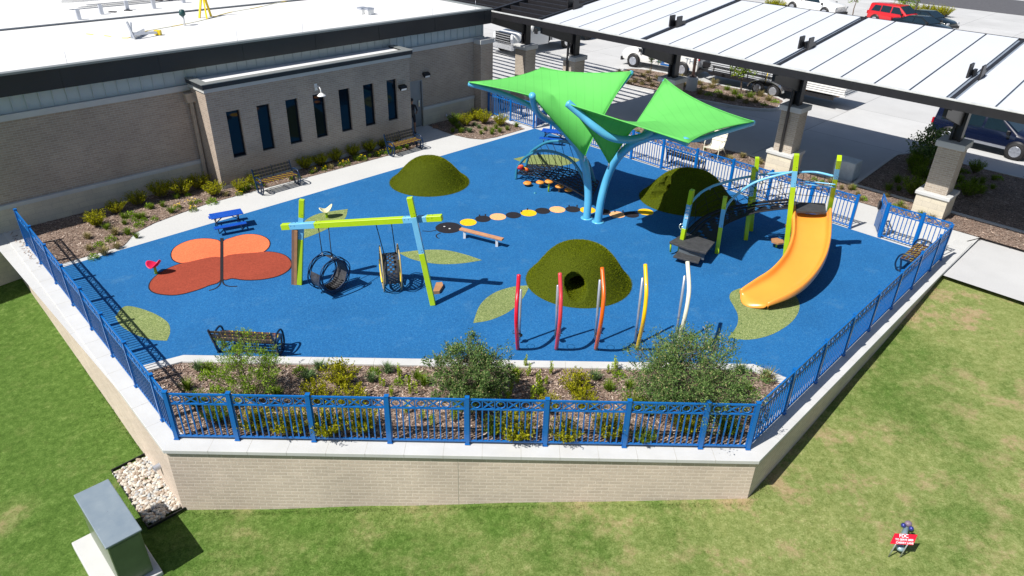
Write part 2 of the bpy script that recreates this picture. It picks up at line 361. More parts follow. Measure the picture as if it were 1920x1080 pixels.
# ================================================================== THE SETTING
# lawn: one sheet to the horizon
def sheet(name,poly,z,m,kind='structure'):
    b=MB(); b.add([(p[0],p[1],z) for p in poly],[tuple(range(len(poly)))]); o=b.build(name,m)
    if o.data.polygons[0].normal.z<0: o.data.flip_normals()
    if kind: o['kind']=kind
    return o
xs=[-400,-150,-60]+[-30+1.*i for i in range(0,61)]+[60,150,400]; ys=[-60,-20,0]+[2+1.*i for i in range(0,30)]+[50,100,200,500]
b=MB(); vs=[]
for y in ys:
    for x in xs:
        z=lawn_z(x,y)
        if -30<x<31 and 1<y<32 and z<-.2: z+=.05*noise.noise(Vector((x*.5,y*.5,0)))
        vs.append((x,y,z))
nx=len(xs); b.add(vs,[(j*nx+i,j*nx+i+1,(j+1)*nx+i+1,(j+1)*nx+i) for j in range(len(ys)-1) for i in range(nx-1)],sm=True)
lawn=struct(b.build('lawn',LAWN,origin=(0,0,0)))
# loose grass blades standing in the near lawn, denser against the wall and pads
def wall_side(x,y):                                          # distance outside the terrace outline (negative inside)
    d1=-(x*1.0+6.94)*.72*-1*0; 
    a=(x+6.94)*-.706+(y-11.30)*-.708 if x<-2 else -9
    f_=(11.30+(x+6.94)*.0117)-y
    c=((x-5.07)*.7228-(y-11.44)*.691)
    return max(min(1e9,f_) if -6.94<=x<=5.07 else -9,a if (x+6.94)*-.69+(y-11.3)*.72>-.6 else -9,c if (x-5.07)*.69+(y-11.44)*.72>-.6 else -9, .5 if (y<10.5) else -9)
rg=random.Random(21); bvs=[]; bfs=[]
def blade(x,y,h):
    z=lawn_z(x,y)+.05*noise.noise(Vector((x*.5,y*.5,0))); a=rg.uniform(0,6.28); w_=rg.uniform(.003,.006); s0,s1=math.cos(a)*w_,math.sin(a)*w_
    k=len(bvs); bvs.extend([(x-s0,y-s1,z-.01),(x+s0,y+s1,z-.01),(x+rg.gauss(0,.02),y+rg.gauss(0,.02),z+h)]); bfs.append((k,k+1,k+2))
n_=0
while n_<85000:
    y=rg.uniform(5.8,19); hw=.66*y+1.5; x=rg.uniform(-min(hw,14),min(hw,15.5)); n_+=1
    if wall_side(x,y)<.30: continue
    blade(x,y,rg.uniform(.02,.045))
for k in range(5200):                                        # ragged fringe along the wall foot
    t=rg.random(); a,c=rg.choice([(Vector((-12.2,16.4,0)),Vector((-7.0,10.93,0))),(Vector((-7.0,10.93,0)),Vector((5.16,11.03,0))),(Vector((5.16,11.03,0)),Vector((13.9,20.1,0)))])
    q=a.lerp(c,t); nn=Vector(((c-a).y,-(c-a).x,0)).normalized(); q=q+nn*abs(rg.gauss(0.03,.05)); blade(q.x,q.y,rg.uniform(.03,.08))
gb=MB(); gb.v=[Vector(p) for p in bvs]; gb.f=[list(f) for f in bfs]; gb.m=[0]*len(bfs); gb.s=[False]*len(bfs)
tag(gb.build('grass_blades',BLADE,origin=(0,0,0)),'short mown grass blades on the lawn around the wall','grass',kind='stuff')
# lot and walks
uv=lambda L,z=0.:[B(u,v,z) for u,v in L]
sheet('parking_lot',uv([(23.5,-60),(190,-60),(190,160),(-60,160),(-60,46),(23.5,46)]),-.10,LOT)
# far road beyond the lot
sheet('road',uv([(86,-60),(98,-60),(98,120),(86,120)]),-.09,mat('asphalt',(.09,.09,.10),.9,var=.15,coord='World'))
A0=B(3.6,22.55); A1=Vector((-6.94,11.36,0)); A2=Vector((5.10,11.52,0)); A3=B(24.5,4.46); A4=B(24.5,22.55)
# solid terrace body under the surface and the surface sheets
def inward(p,c,d): 
    q=(c-p).normalized(); return p+q*d
b=MB(); wk=[B(3.3,26.4),B(3.3,12.9)]
sheet('walkway',[B(2.9,27.2),A1+Vector((-.35,-.1,0)),A2+Vector((.25,-.1,0)),B(27.2,4.05),B(27.2,4.0),B(27.2,27.2)],-.012,WALK)
sheet('playground_surface',[A0,A1,A2,A3,A4],0.,BLUE)
# kerb between walkway strip and lot
def loft_wall(name,outer,inner,z0f,z1,m,parent=None):       # ribbon solid between two polylines
    b=MB(); n=len(outer)
    for i in range(n-1):
        a,c,d,e=outer[i],outer[i+1],inner[i+1],inner[i]
        b.add([(a.x,a.y,z0f(a)),(c.x,c.y,z0f(c)),(d.x,d.y,z0f(d)),(e.x,e.y,z0f(e)),(a.x,a.y,z1),(c.x,c.y,z1),(d.x,d.y,z1),(e.x,e.y,z1)],
              [(4,5,6,7),(0,1,5,4),(2,3,7,6)]+([(3,0,4,7)] if i==0 else [])+([(1,2,6,5)] if i==n-2 else []))
    return b.build(name,m,parent)
# ---- retaining wall: brick body with pale cast cap
wallt=thing('retaining_wall','tan brick retaining wall with a pale stone cap carrying the blue fence','wall',(0,11,-1.7))
def offs(pts,d):                                             # offset polyline to the right-hand side
    out=[]
    for i,p in enumerate(pts):
        ns=[]
        for a,c in ((i-1,i),(i,i+1)):
            if 0<=a and c<len(pts):
                t=(pts[c]-pts[a]).normalized(); ns.append(Vector((t.y,-t.x,0)))
        n=sum(ns,Vector((0,0,0))).normalized(); k=1/max(.3,n.dot(ns[0])); out.append(p+n*d*k)
    return out
path=[B(3.70,27.0),Vector((-6.94,11.30,0)),Vector((5.07,11.44,0)),B(26.5,4.45)]
loft_wall('brick_wall',offs(path,.30),offs(path,-.08),lambda p:lawn_z(p.x,p.y)-.4,-.075,BRICK,wallt)
capo=loft_wall('cap_stone',offs(path,.36),offs(path,-.14),lambda p:-.073,.012,CAST,wallt); bevel(capo,.010,2)
b=MB(); cen=offs(path,.11)                                   # cap joints, thin dark seams
for a,c in zip(cen[:-1],cen[1:]):
    L=(c-a).length; t=(c-a)/L; nrm=Vector((t.y,-t.x,0)); k=int(L/.8)
    for i in range(1,k):
        q=a+t*(L*i/k); b.box(q+Vector((0,0,-.0305)),(.010,.503,.0862),rz=math.atan2(t.y,t.x))
b.build('cap_joint',mat('joint_mortar',(.40,.39,.36),.9),wallt)
b=MB()
for px_ in (857,):
    q=P(px_,858); y_=offs(path,.30)[1].lerp(offs(path,.30)[2],(q.x-C1_.x)/(C2_.x-C1_.x)) if False else Vector((q.x,offs(path,.30)[1].y+(offs(path,.30)[2].y-offs(path,.30)[1].y)*(q.x-path[1].x)/(path[2].x-path[1].x),0))
    b.box((y_.x,y_.y-.001,-1.0),(.014,.006,1.84))
b.build('control_joint',mat('joint_sealant',(.50,.44,.37),.8),wallt)
# ---- low wall (pale kerb) round the front planter and mulch bed behind it
kin=[P(262,690),P(345,668.5),P(1412,685.5),P(1476,712)]
ku=offs(kin,.27)
pk=thing('planter_kerb','long pale concrete kerb edging the front mulch planter','kerb',(0,14.2,0))
bevel(loft_wall('kerb_stone',kin,ku,lambda p:-.1,.055,CAST,pk),.012,2)
b=MB()
for i in range(1,9):
    q=kin[1].lerp(kin[2],i/9)+Vector((0,-.135,-.02)); b.box(q,(.012,.276,.153))
b.build('kerb_joint',bpy.data.materials['joint_mortar'],pk)
inn=offs(path,-.13)
def mulch_bed(poly,h=.03,seed=1,name='mulch_bed',dens=150,big=1.):
    # mounded sheet plus loose chips, counted by nobody
    poly=[Vector((p[0],p[1],0)) for p in poly]; xs=[p.x for p in poly]; ys=[p.y for p in poly]
    from mathutils.geometry import tessellate_polygon
    tr_=[]
    for f in tessellate_polygon([[(p.x,p.y,0) for p in poly]]):
        a,c,e=[poly[i] for i in f]; tr_.append(tuple(f) if (c-a).cross(e-a).z>0 else tuple(f)[::-1])
    me=bpy.data.meshes.new(name); me.from_pydata([(p.x,p.y,.004) for p in poly],[],tr_); me.materials.append(MULCH); me.uv_layers.new(name='UVMap')
    o=bpy.data.objects.new(name,me); COL.objects.link(o); o['kind']='structure'
    rnd=random.Random(seed); b=MB(); area=0.
    def inside(x,y):
        c=False; j=len(poly)-1
        for i in range(len(poly)):
            if (poly[i].y>y)!=(poly[j].y>y) and x<(poly[j].x-poly[i].x)*(y-poly[i].y)/(poly[j].y-poly[i].y)+poly[i].x: c=not c
            j=i
        return c
    N=int((max(xs)-min(xs))*(max(ys)-min(ys))*dens)
    for _ in range(N):
        x=rnd.uniform(min(xs),max(xs)); y=rnd.uniform(min(ys),max(ys))
        if not inside(x,y): continue
        a=rnd.uniform(0,6.28); L=rnd.uniform(.018,.055)*big; wd=rnd.uniform(.006,.013)*big; z=rnd.uniform(.006,.03)
        t=Vector((math.cos(a),math.sin(a),rnd.uniform(-.35,.35))); s_=Vector((-t.y,t.x,rnd.uniform(-.5,.5))); c=Vector((x,y,z))
        b.quad(c-t*L-s_*wd,c+t*L-s_*wd,c+t*L+s_*wd,c-t*L+s_*wd)
    ch=b.build('mulch_chips',CHIP); tag(ch,'loose bark chips scattered over the mulch','mulch',kind='stuff')
    return inside
fb_poly=[inn[1]+Vector((0,0,0)),inn[2],ku[3]+Vector((.05,-.05,0)),ku[2],ku[1],ku[0]+Vector((-.05,-.03,0))]
in_front=mulch_bed(fb_poly,seed=3,dens=330)
bed1=[(3.42,22.80),(5.80,22.80),(5.95,22.95),(6.38,23.48),(7.15,23.84),(8.15,24.05),(9.1,24.2),(9.85,24.22),(11.3,24.22),(13.6,24.12),(15.3,24.1),(17.0,24.08),(18.3,24.1),(19.0,24.3),(19.15,25.1),(10.2,25.1),(10.2,26.35),(3.42,26.35)]
mulch_bed(uv(bed1),seed=5,dens=140)
bed2=[(21.0,26.35),(20.9,25.0),(20.95,24.3),(21.15,23.5),(21.5,22.98),(22.2,22.82),(24.1,22.82),(24.2,26.35)]
mulch_bed(uv(bed2),seed=6,dens=120)
strip=[(27.2,-6),(28.7,-6),(28.7,22.2),(27.2,22.2)]
mulch_bed(uv(strip),seed=7,dens=40,big=1.4)
isl=[UV(*q,-.1) for q in [(1150,152),(1172,163),(1240,177),(1300,189),(1390,205),(1450,209),(1466,201),(1470,192),(1436,179),(1340,160),(1250,140),(1185,131),(1155,140)]]
isl=[(q.x,q.y) for q in crom([Vector((a,c,0)) for a,c in isl],4,True)]
mulch_bed(uv(isl),seed=8,dens=30,big=1.6)
tri=[(28.85,9.0),(33.9,9.2),(34.6,8.9),(34.9,8.2),(34.9,-8),(28.85,-8)]
mulch_bed(uv(tri),seed=9,dens=25,big=1.5)
def kerb_run(pts,wd,z0,z1,label,closed=False):
    pts=[Vector(p) for p in pts]
    if closed: pts=pts+[pts[0]]
    o=loft_wall('kerb',pts,offs(pts,wd),lambda p:z0,z1,CAST); tag(o,label,'kerb'); return o
kerb_run(uv([(28.72,22.2),(28.72,-6)]),-.15,-.15,.045,'straight pale kerb between the planting strip and the driveway')
kerb_run(uv(isl),-.14,-.15,.03,'curved pale kerb round the parking lot planting island',True)
kerb_run(uv([(28.9,9.15),(33.95,9.35),(34.75,9.0),(35.05,8.2),(35.05,-8)]),.15,-.15,.03,'kerb round the shaded corner bed by the driveway')
# ---- main building
bld=thing('school_building','long low brick building with a dark fascia and flat white roof','building',B(14,27,0))
ZB=-.3
def bx(b,u0,u1,v0,v1,z0,z1,**k): return b.slab([B(u0,v0),B(u1,v0),B(u1,v1),B(u0,v1)],z0,z1,**k)
DU0,DU1=19.75,20.75                                        # door opening
b=MB(); bx(b,-14,DU0,26.35,27,.88,3.47); bx(b,DU0,DU1,26.35,27,2.16,3.47); bx(b,DU1,24.7,26.35,27,.88,3.47)
bx(b,24.702,24.9,26.4,48,-.3,3.47)
b.build('brick_wall',WBRICK,bld)
b=MB(); bx(b,-14,DU0,26.28,27,-2,.76); bx(b,DU1,24.0,26.28,27,-.3,.76); b.build('stone_base',STONE,bld)
b=MB(); bx(b,-14,DU0,26.25,26.9,.762,.89); bx(b,DU1,24.0,26.25,26.9,.762,.89); bx(b,-14,24.7,26.3,27,3.472,3.66); b.build('stone_band',CAST,bld)
b=MB(); bx(b,-14,24.75,26.42,27,3.662,4.24)
for i in range(0,100):
    u=-14+.39*i
    if u<24.7: bx(b,u,u+.03,26.39,26.418,3.67,4.235)
b.build('metal_siding',PANEL,bld)
b=MB(); bx(b,-14.2,24.95,26.08,27,4.242,4.86)
for i in range(0,13):
    u=-12.1+3.05*i; bx(b,u,u+.015,26.07,26.078,4.25,4.85)
b.build('fascia',FASC,bld)
b=MB(); bx(b,-14.25,25.0,26.04,26.30,4.862,4.93); bx(b,24.78,25.0,26.302,52,4.242,4.93); b.build('roof_edge',COPE,bld)
b=MB(); bx(b,-14.2,24.76,26.302,50,4.5,4.885); b.build('roof',ROOFW,bld)
b=MB(); bx(b,-14.2,24.76,33.6,50,4.887,4.95); b.build('roof_upper_layer',ROOFW,bld)
b=MB(); bx(b,-14.2,24.76,33.5,33.6,4.887,4.90); b.build('roof_joint',FASC,bld)
for u in (12.2,14.9,18.1,21.4,24.0,6.5): MB().tube([B(u,26.18,4.93),B(u+.02,26.18,5.32)],.006,5).build('lightning_rod',SILV,bld)
# wing wall at the right end
b=MB(); bx(b,24.05,24.85,25.85,26.348,-.3,3.40); b.build('brick_pier',WBRICK,bld)
b=MB(); bx(b,24.0,24.9,25.80,26.298,3.402,3.60); b.build('pier_cap',CAST,bld)
# projecting bay with seven slit windows
WU=[10.83+1.181*i for i in range(7)]; WW=.52; WZ0,WZ1=1.07,2.81
b=MB(); lo,hi=10.2,19.15
bx(b,lo,hi,25.1,25.35,.0-.3,WZ0); bx(b,lo,hi,25.1,25.35,WZ1,3.60)
us=[lo]+[q for u in WU for q in (u,u+WW)]+[hi]
for i in range(0,len(us),2): bx(b,us[i],us[i+1],25.1,25.35,WZ0,WZ1)
bx(b,lo,lo+.25,25.352,26.3,-.3,3.60); bx(b,hi-.25,hi,25.352,26.3,-.3,3.60)
b.build('bay_wall',WBRICK,bld)
b=MB(); bx(b,lo-.02,hi+.02,25.08,25.099,.0-.2,.13); b.build('bay_footing',CAST,bld)
b=MB(); bx(b,lo-.05,hi+.05,25.02,26.32,3.602,3.745); b.build('bay_band',CAST,bld)
b=MB(); bx(b,lo-.10,hi+.10,24.95,25.22,3.747,3.90); bx(b,lo-.10,lo+.15,25.222,26.30,3.747,3.90); bx(b,hi-.15,hi+.10,25.222,26.30,3.747,3.90); b.build('bay_fascia',FASC,bld)
b=MB(); bx(b,lo-.13,hi+.13,24.92,25.26,3.902,3.925); bx(b,lo-.13,lo+.17,25.262,26.3,3.902,3.925); bx(b,hi-.17,hi+.13,25.262,26.3,3.902,3.925); b.build('bay_coping',COPE,bld)
b=MB(); bx(b,lo+.18,hi-.18,25.28,26.28,3.70,3.85); b.build('bay_roof',ROOFW,bld)
SHAPES=[None]*7
for i,u in enumerate(WU):
    b=MB(); f=.035
    for q in ((u,u+f,WZ0,WZ1),(u+WW-f,u+WW,WZ0,WZ1),(u+f,u+WW-f,WZ0,WZ0+f),(u+f,u+WW-f,WZ1-f,WZ1)): bx(b,q[0],q[1],25.19,25.27,q[2],q[3])
    fr=b.build('window',FRAME,bld)
    b=MB(); bx(b,u+f,u+WW-f,25.225,25.24,WZ0+f,WZ1-f); b.build('pane',GLASS,fr)
b=MB(); bx(b,DU0,DU1,26.42,26.47,0.0,2.12); dr=b.build('door',DOORM,bld)
b=MB(); bx(b,DU1-.2,DU1-.14,26.34,26.38,.95,1.25); b.build('door_handle',CHROME,dr)
b=MB(); bx(b,DU0-.05,DU0,26.33,26.5,0,2.16); bx(b,DU1,DU1+.05,26.33,26.5,0,2.16); bx(b,DU0,DU1,26.33,26.5,2.12,2.162); b.build('door_frame',DOORM,bld)
b=MB(); bx(b,4.0,4.0,27,27,0,0); 
def lampbox(p,rz,label):
    t=thing('wall_light',label,'wall light',p,rz)
    b=MB(); b.extr([(-.17,0,0),(-.17,-.16,-.12),(-.17,-.2,-.02),(-.17,-.16,.06),(-.17,0,.1)],(.34,0,0)); b.build('housing',BLK,t,world=False)
    b=MB(); b.quad((-.14,-.165,-.115),(.14,-.165,-.115),(.14,-.205,-.03),(-.14,-.205,-.03)); b.build('lens',mat('lamp_lens',(.8,.82,.85),.2),t,world=False)
lampbox(B(18.68,25.098,2.42),AB,'dark wedge wall light on the bay corner beside the door')
lampbox(B(21.0,26.348,2.38),AB,'dark wedge wall light on the recessed wall right of the door')
# gooseneck lamp between windows
t=thing('gooseneck_lamp','small white gooseneck lamp above the fourth slit window','wall light',B(14.55,25.09,3.0),AB)
MB().box((0,-.015,.1),(.12,.03,.26)).build('mount',WHITEP,t,world=False)
MB().tube(crom([(0,-.03,.1),(0,-.2,.16),(0,-.33,.08),(0,-.36,-.04)],5),.022,7).build('arm',WHITEP,t,world=False)
MB().lathe([(.03,.05),(.06,.03),(.17,-.05),(.18,-.07),(.15,-.06)],(0,-.36,-.1),14).build('lamp_shade',WHITEP,t,world=False)
# downspout on the left corner of the bay
t=thing('downspout','tan metal downspout with a square head at the bay corner','downspout',B(10.08,26.15,0),AB)
MB().box((0,0,1.55),(.11,.09,3.1)).build('pipe',mat('tan_metal',(.42,.36,.29),.5),t,world=False)
MB().extr([(-.16,-.12,3.1),(.16,-.12,3.1),(.2,-.12,3.42),(-.2,-.12,3.42)],(0,.22,0)).build('rain_head',bpy.data.materials['tan_metal'],t,world=False)
bollard=None
t=thing('wall_hydrant','small grey pipe fitting low on the stone wall base','pipe fitting',B(22.1,26.2,.25),AB)
MB().lathe([(.07,-.03),(.07,.02),(.05,.04),(.05,.1)],(0,-.02,0),10).build('fitting',SILV,t,world=False)
# ---- roof equipment
ROOFZ=4.885
def RP(px,py): return P(px,py,ROOFZ)
t=thing('fall_arrest_frame','grey and yellow folded anchor frame lying on the white roof','roof anchor',RP(252,72))
b=MB(); a=RP(247,72); c=RP(253,74)
b.bar(a,a+Vector((.05,.1,.55)),.05,.05); b.bar(c,c+Vector((-.15,0,.62)),.06,.06); b.bar(c+Vector((0,0,.2)),RP(298,66)+Vector((0,0,.1)),.07,.09); b.bar(c+Vector((0,0,.05)),RP(272,64)+Vector((0,0,.05)),.03,.3)
b.build('frame',SILV,t)
MB().box(RP(297,66)+Vector((0,0,.1)),(.22,.16,.16)).build('tip',YEL,t)
t=thing('roof_tripod','yellow tripod anchor standing on the white roof','roof anchor',RP(386,32))
b=MB(); ap=RP(384,32)+Vector((0,.2,1.1))
for q in ((374,34),(396,31),(388,36)): b.bar(RP(*q),ap,.07,.07)
b.build('leg',YEL,t); MB().tube([ap,ap+Vector((0,0,.6))],.05,8).build('mast',WHITEP,t)
t=thing('roof_vent','small dark capped vent pipe on the white roof','roof vent',RP(347,46))
p0=RP(346,48); MB().tube([p0,p0+Vector((0,0,.35))],.05,8).build('pipe',WHITEP,t); MB().lathe([(.0,.62),(.09,.6),(.13,.42),(.05,.35)],p0,10).build('cap',mat('dark_green_cap',(.01,.06,.06),.5),t)
for k,(x,y) in enumerate(((680,26),(692,27))):
    t=thing('roof_hatch_vent',['left of two small grey box vents on the white roof','right of two small grey box vents on the white roof'][k],'roof vent',RP(x,y),AB)
    bevel(MB().box((0,0,.1),(.32,.32,.2)).build('curb',WHITEP,t,world=False),.01); bevel(MB().box((0,0,.24),(.36,.36,.08)).build('hood',SILV,t,world=False),.02)
pts=[RP(x,y)+Vector((0,0,.015)) for x,y in ((160,64),(200,68),(240,72),(262,62),(300,54),(345,46),(385,37),(430,24),(480,15),(520,6),(548,2))]
tag(MB().tube(crom(pts,4),.014,5).build('safety_line',bandmat('yellow_rope',[(0,(.8,.78,.6)),(.6,(.8,.6,.05))],.8)),'thin yellow and white safety line snaking over the roof','rope')
t=thing('roof_duct','long white duct on short stands across the back of the roof','duct',RP(200,20),AB)
b=MB()
for o_ in (0,.55,1.1): b.tube([RP(120,22)+Vector((0,o_*1.2,.5)),RP(560,-18)+Vector((0,o_*1.2,.5))],.17,10)
b.build('duct',WHITEP,t)
for x,y in ((150,40),(192,30),(240,22),(290,19),(345,8)):
    q=RP(x,y); MB().box(q+Vector((0,0,.22)),(.14,.14,.46),rz=AB).build('stand',SILV,t)
for k,(x,y) in enumerate(((212,26),(241,23),(299,4),(318,3),(353,0))):
    MB().box(RP(x,y)+Vector((0,0,.05)),(.3,.16,.1)).build('rubber_foot',BLK,t)
# ---- carport: brick pillars, dark steel, white panels and an open slatted bay
CU0,CZ0,CU1,CZ1=25.40,4.60,32.90,5.50
def cz(u): return CZ0+(CZ1-CZ0)*(u-CU0)/(CU1-CU0)
cp=thing('carport','long carport with white roof panels on dark steel posts','carport',B(28.1,12,0))
def slabuv(b,u0,u1,v0,v1,dz0,dz1,**k):
    vs=[B(u,v,cz(u)+d) for d in (dz0,dz1) for u,v in ((u0,v0),(u1,v0),(u1,v1),(u0,v1))]
    return b.add(vs,[(0,3,2,1),(4,5,6,7),(0,1,5,4),(1,2,6,5),(2,3,7,6),(3,0,4,7)],**k)
BM=[23.45,17.62,11.75,5.90,.05,-5.8]
for v0,v1 in zip(BM[:-1],BM[1:]):
    a=v0-.13; c=v1+.13; n=5; wd=(a-c)/n
    for i in range(n):
        b=MB(); slabuv(b,CU0+.12,CU1,a-wd*(i+1)+.032,a-wd*i-.032,.06,.10); b.build('roof_panel',CARW,cp)
b=MB()
slabuv(b,CU0+.10,CU1-.02,-5.8,23.5,.0,.035); b.build('roof_deck',mat('deck_grey',(.20,.24,.30),.6),cp)
b=MB()
slabuv(b,CU0-.02,CU0+.09,-5.9,26.6,-.2,.075); slabuv(b,CU1-.15,CU1-.05,26.7,39.0,-.2,.1); slabuv(b,CU0+.10,CU0+.22,-5.9,26.6,-.2,-.17); b.build('eave_channel',DKB,cp)
b=MB(); slabuv(b,CU0-.03,CU0+.095,-5.9,26.65,.077,.10); b.build('drip_edge',mat('light_trim',(.55,.56,.55),.4),cp)
b=MB(); slabuv(b,CU1+.002,CU1+.08,-5.9,30,-.25,.10); b.build('ridge_channel',DKB,cp)
for v in BM+[26.55]:
    b=MB(); slabuv(b,CU0+.24,CU1,v-.1,v+.1,-.32,-.002)
    if v<23: slabuv(b,CU0+.14,CU1-.02,v-.05,v+.05,.037,.085)
    b.build('beam',DKB,cp)
for k in range(13):                                        # slatted bay purlins
    u=CU0+.62+.62*k
    b=MB(); slabuv(b,u,u+.07,23.6,39.0,-.11,.11)
    for i in range(21): slabuv(b,u+.072,u+.10,23.7+.72*i,23.74+.72*i,-.1,.1)
    b.build('slat',DKB,cp)
b=MB(); slabuv(b,CU0+.1,CU1,23.46,23.58,-.1,.13); slabuv(b,CU0+.1,CU1,26.5,26.66,.0,.16); b.build('edge_beam',DKB,cp)
COLV=[26.75,23.4,17.62,11.80,5.95,.05,-5.8]
for v in COLV:
    b=MB()
    for d in (-.13,.13): b.box(B(28.1,v+d,3.85 if v>26 else 3.98),(.34,.09,2.15 if v>26 else 2.4),rz=AB)
    b.box(B(28.1,v,3.7),(.1,.26,1.85),rz=AB)
    if v<26: 
        for d in (-.2,.2): b.box(B(27.75,v+d*.9,cz(27.75)+.30),(.36,.06,.46),rz=AB)
    b.build('steel_post',DKB,cp)
    b=MB()
    for d in (-.06,):
        b.extr([B(27.95,v+d,3.32),B(27.95,v+d,4.50),B(25.6,v+d,cz(25.6)-.12),B(25.6,v+d,4.08)],B(0,.12)-B(0,0))
        b.extr([B(28.25,v+d,3.95),B(31.9,v+d,cz(31.9)-.36),B(31.9,v+d,cz(31.9)-.24),B(28.25,v+d,4.5)],B(0,.12)-B(0,0))
    b.build('bracket',DKB,cp)
PL=['brick pillar nearest the building under the slatted bay','second brick pillar from the building, behind the green sail tip','third brick pillar, behind the right green sail','brick pillar with stone base behind the net climber','brick pillar with stone base beside the open blue gate','brick pillar beyond the right corner','last brick pillar far right']
for k,v in enumerate(COLV[:5]):
    t=thing('carport_pillar',PL[k],'pillar',B(28.1,v,0),AB)
    MB().box((0,0,.31),(1.05,1.05,.94)).build('stone_base',STONE,t,world=False)
    bevel(MB().extr([(-.58,-.58,.782),(.58,-.58,.782),(.58,.58,.782),(-.58,.58,.782)],(0,0,.13)).build('base_cap',CAST,t,world=False),.02)
    MB().box((0,0,1.745),(.76,.76,1.66)).build('brick_shaft',PBRICK,t,world=False)
    bevel(MB().box((0,0,2.68),(.94,.94,.21)).build('top_cap',CAST,t,world=False),.015)
    if k in (1,3): MB().tube([(-.45,.05,.95),(-.45,.05,3.8),(-.3,.05,4.3)],.06,8).build('downpipe',DKB,t,world=False)
# remaining pillar meshes need world UVs only for brick scale, object scale is metric already
# ================================================================== FENCES
ZC=.012
def post_mesh(h=1.24):
    b=MB(); b.box((0,0,h/2),(.08,.08,h)); b.box((0,0,h+.008),(.092,.092,.016)); b.box((0,0,.02),(.11,.11,.012)); return b
_pm=post_mesh().build('post',FBLUE,origin=(0,0,0)); POSTM=_pm.data; bpy.data.objects.remove(_pm)
PCACHE={}
def panel_mesh(L):
    key=round(L,2)
    if key in PCACHE: return PCACHE[key]
    b=MB(); a=.055; e=key-.055; W=e-a
    for z,h in ((1.185,.038),(.945,.034),(.09,.036)): b.box(((a+e)/2,0,z),(W+.03,.034,h))
    n=max(3,round(W/.124))
    for i in range(n+1):
        x=a+W*i/n if n else a
        b.box((x,0,.517),(.026,.026,.82))
    m=max(2,round(W/.26)); cw=W/m
    for i in range(m+1): b.box((a+cw*i,0,1.064),(.022,.022,.204))
    for i in range(m):
        cx=a+cw*(i+.5)
        if i%2==0: b.torus((cx,0,1.064),.088,.0155,n=18,m_=5)
        else:
            hx=cw/2-.012
            b.bar((cx-hx,0,.965),(cx+hx,0,1.165),.018,.026); b.bar((cx-hx,0,1.165),(cx+hx,0,.965),.017,.025)
    o=b.build('panel',FBLUE,origin=(0,0,0)); PCACHE[key]=o.data; bpy.data.objects.remove(o); return PCACHE[key]
def fence(pts,label,zb=0.,group=None,skip_first=False,skip_last=False,gaps=()):
    p0=Vector(pts[0]); t=thing('fence',label,'fence',(p0.x,p0.y,zb),0)
    for i,p in enumerate(pts):
        if (i==0 and skip_first) or (i==len(pts)-1 and skip_last): continue
        o=bpy.data.objects.new('post',POSTM); COL.objects.link(o); o.parent=t; o.location=(p[0]-p0.x,p[1]-p0.y,0)
        d=(Vector(pts[min(i+1,len(pts)-1)])-Vector(pts[max(i-1,0)])); o.rotation_euler=(0,0,math.atan2(d.y,d.x))
    for i in range(len(pts)-1):
        if i in gaps: continue
        a,c=Vector(pts[i]),Vector(pts[i+1]); d=c-a
        o=bpy.data.objects.new('panel',panel_mesh(d.length)); COL.objects.link(o); o.parent=t; o.location=(a.x-p0.x,a.y-p0.y,0); o.rotation_euler=(0,0,math.atan2(d.y,d.x))
    return t
C1,C2=path[1],path[2]
def along(a,d,ss): return [a+d*s_ for s_ in ss]
dl=(path[0]-C1).normalized(); dr_=(path[3]-C2).normalized(); df=(C2-C1).normalized()
fence(along(C1,df,[0,1.27,2.87,4.46,6.09,7.72,9.39,11.0,12.01]),'front blue railing of nine posts along the brick wall cap',ZC)
fence(along(C1,dl,[0]+[.77+1.59*i for i in range(8)]),'left blue railing running up from the front corner',ZC,skip_first=True)
fence(along(C2,dr_,[0]+[1.64*i for i in range(1,8)]+[12.55]),'right blue railing above the shaded wall and lawn',ZC,skip_first=True)
fence([B(24.55,v) for v in (21.58,20.03,18.48,16.93,15.38,13.8,12.2,10.62,9.04,7.46)],'long back blue railing between playground and carport walkway')
fence([B(24.5,v) for v in (25.75,24.2,22.64)],'short blue railing beside the brick pier and the shrubs')
fence([B(24.6,v) for v in (6.46,5.36,4.45)],'short blue railing right of the open gate',skip_last=True)
def gate(name,loc,rz,label):
    t=thing(name,label,'gate',loc,rz); w=.92
    b=MB()
    for x in (.03,w-.03): b.box((x,0,.62),(.045,.045,1.18))
    for z in (.1,.95,1.19): b.box((w/2,0,z),(w-.1,.036,.036))
    b.build('gate_frame',FBLUE,t,world=False)
    b=MB()
    for i in range(1,7): b.box((.03+(w-.06)*i/7,0,.525),(.02,.02,.81))
    for i in range(3):
        cx=.03+(w-.06)*(i+.5)/3
        if i!=1: b.torus((cx,0,1.07),.085,.011,n=16)
        else: b.bar((cx-.13,0,.97),(cx+.13,0,1.17),.014,.02); b.bar((cx-.13,0,1.17),(cx+.13,0,.97),.013,.019)
    b.build('infill',FBLUE,t,world=False)
    MB().box((w*.55,.03,.42),(w*.8,.008,.62)).build('mesh_screen',mat('blue_screen',(.03,.12,.33),.4,var=.2,vs=80),t,world=False)
    MB().box((w-.13,.045,.83),(.2,.1,.26)).build('latch_box',BLK,t,world=False)
gate('gate',B(24.62,6.52),AB+rad(28),'blue metal gate standing open onto the carport walkway')
gate('gate',B(24.55,22.55),AB+rad(8),'blue metal gate standing open beside the shrub bed')
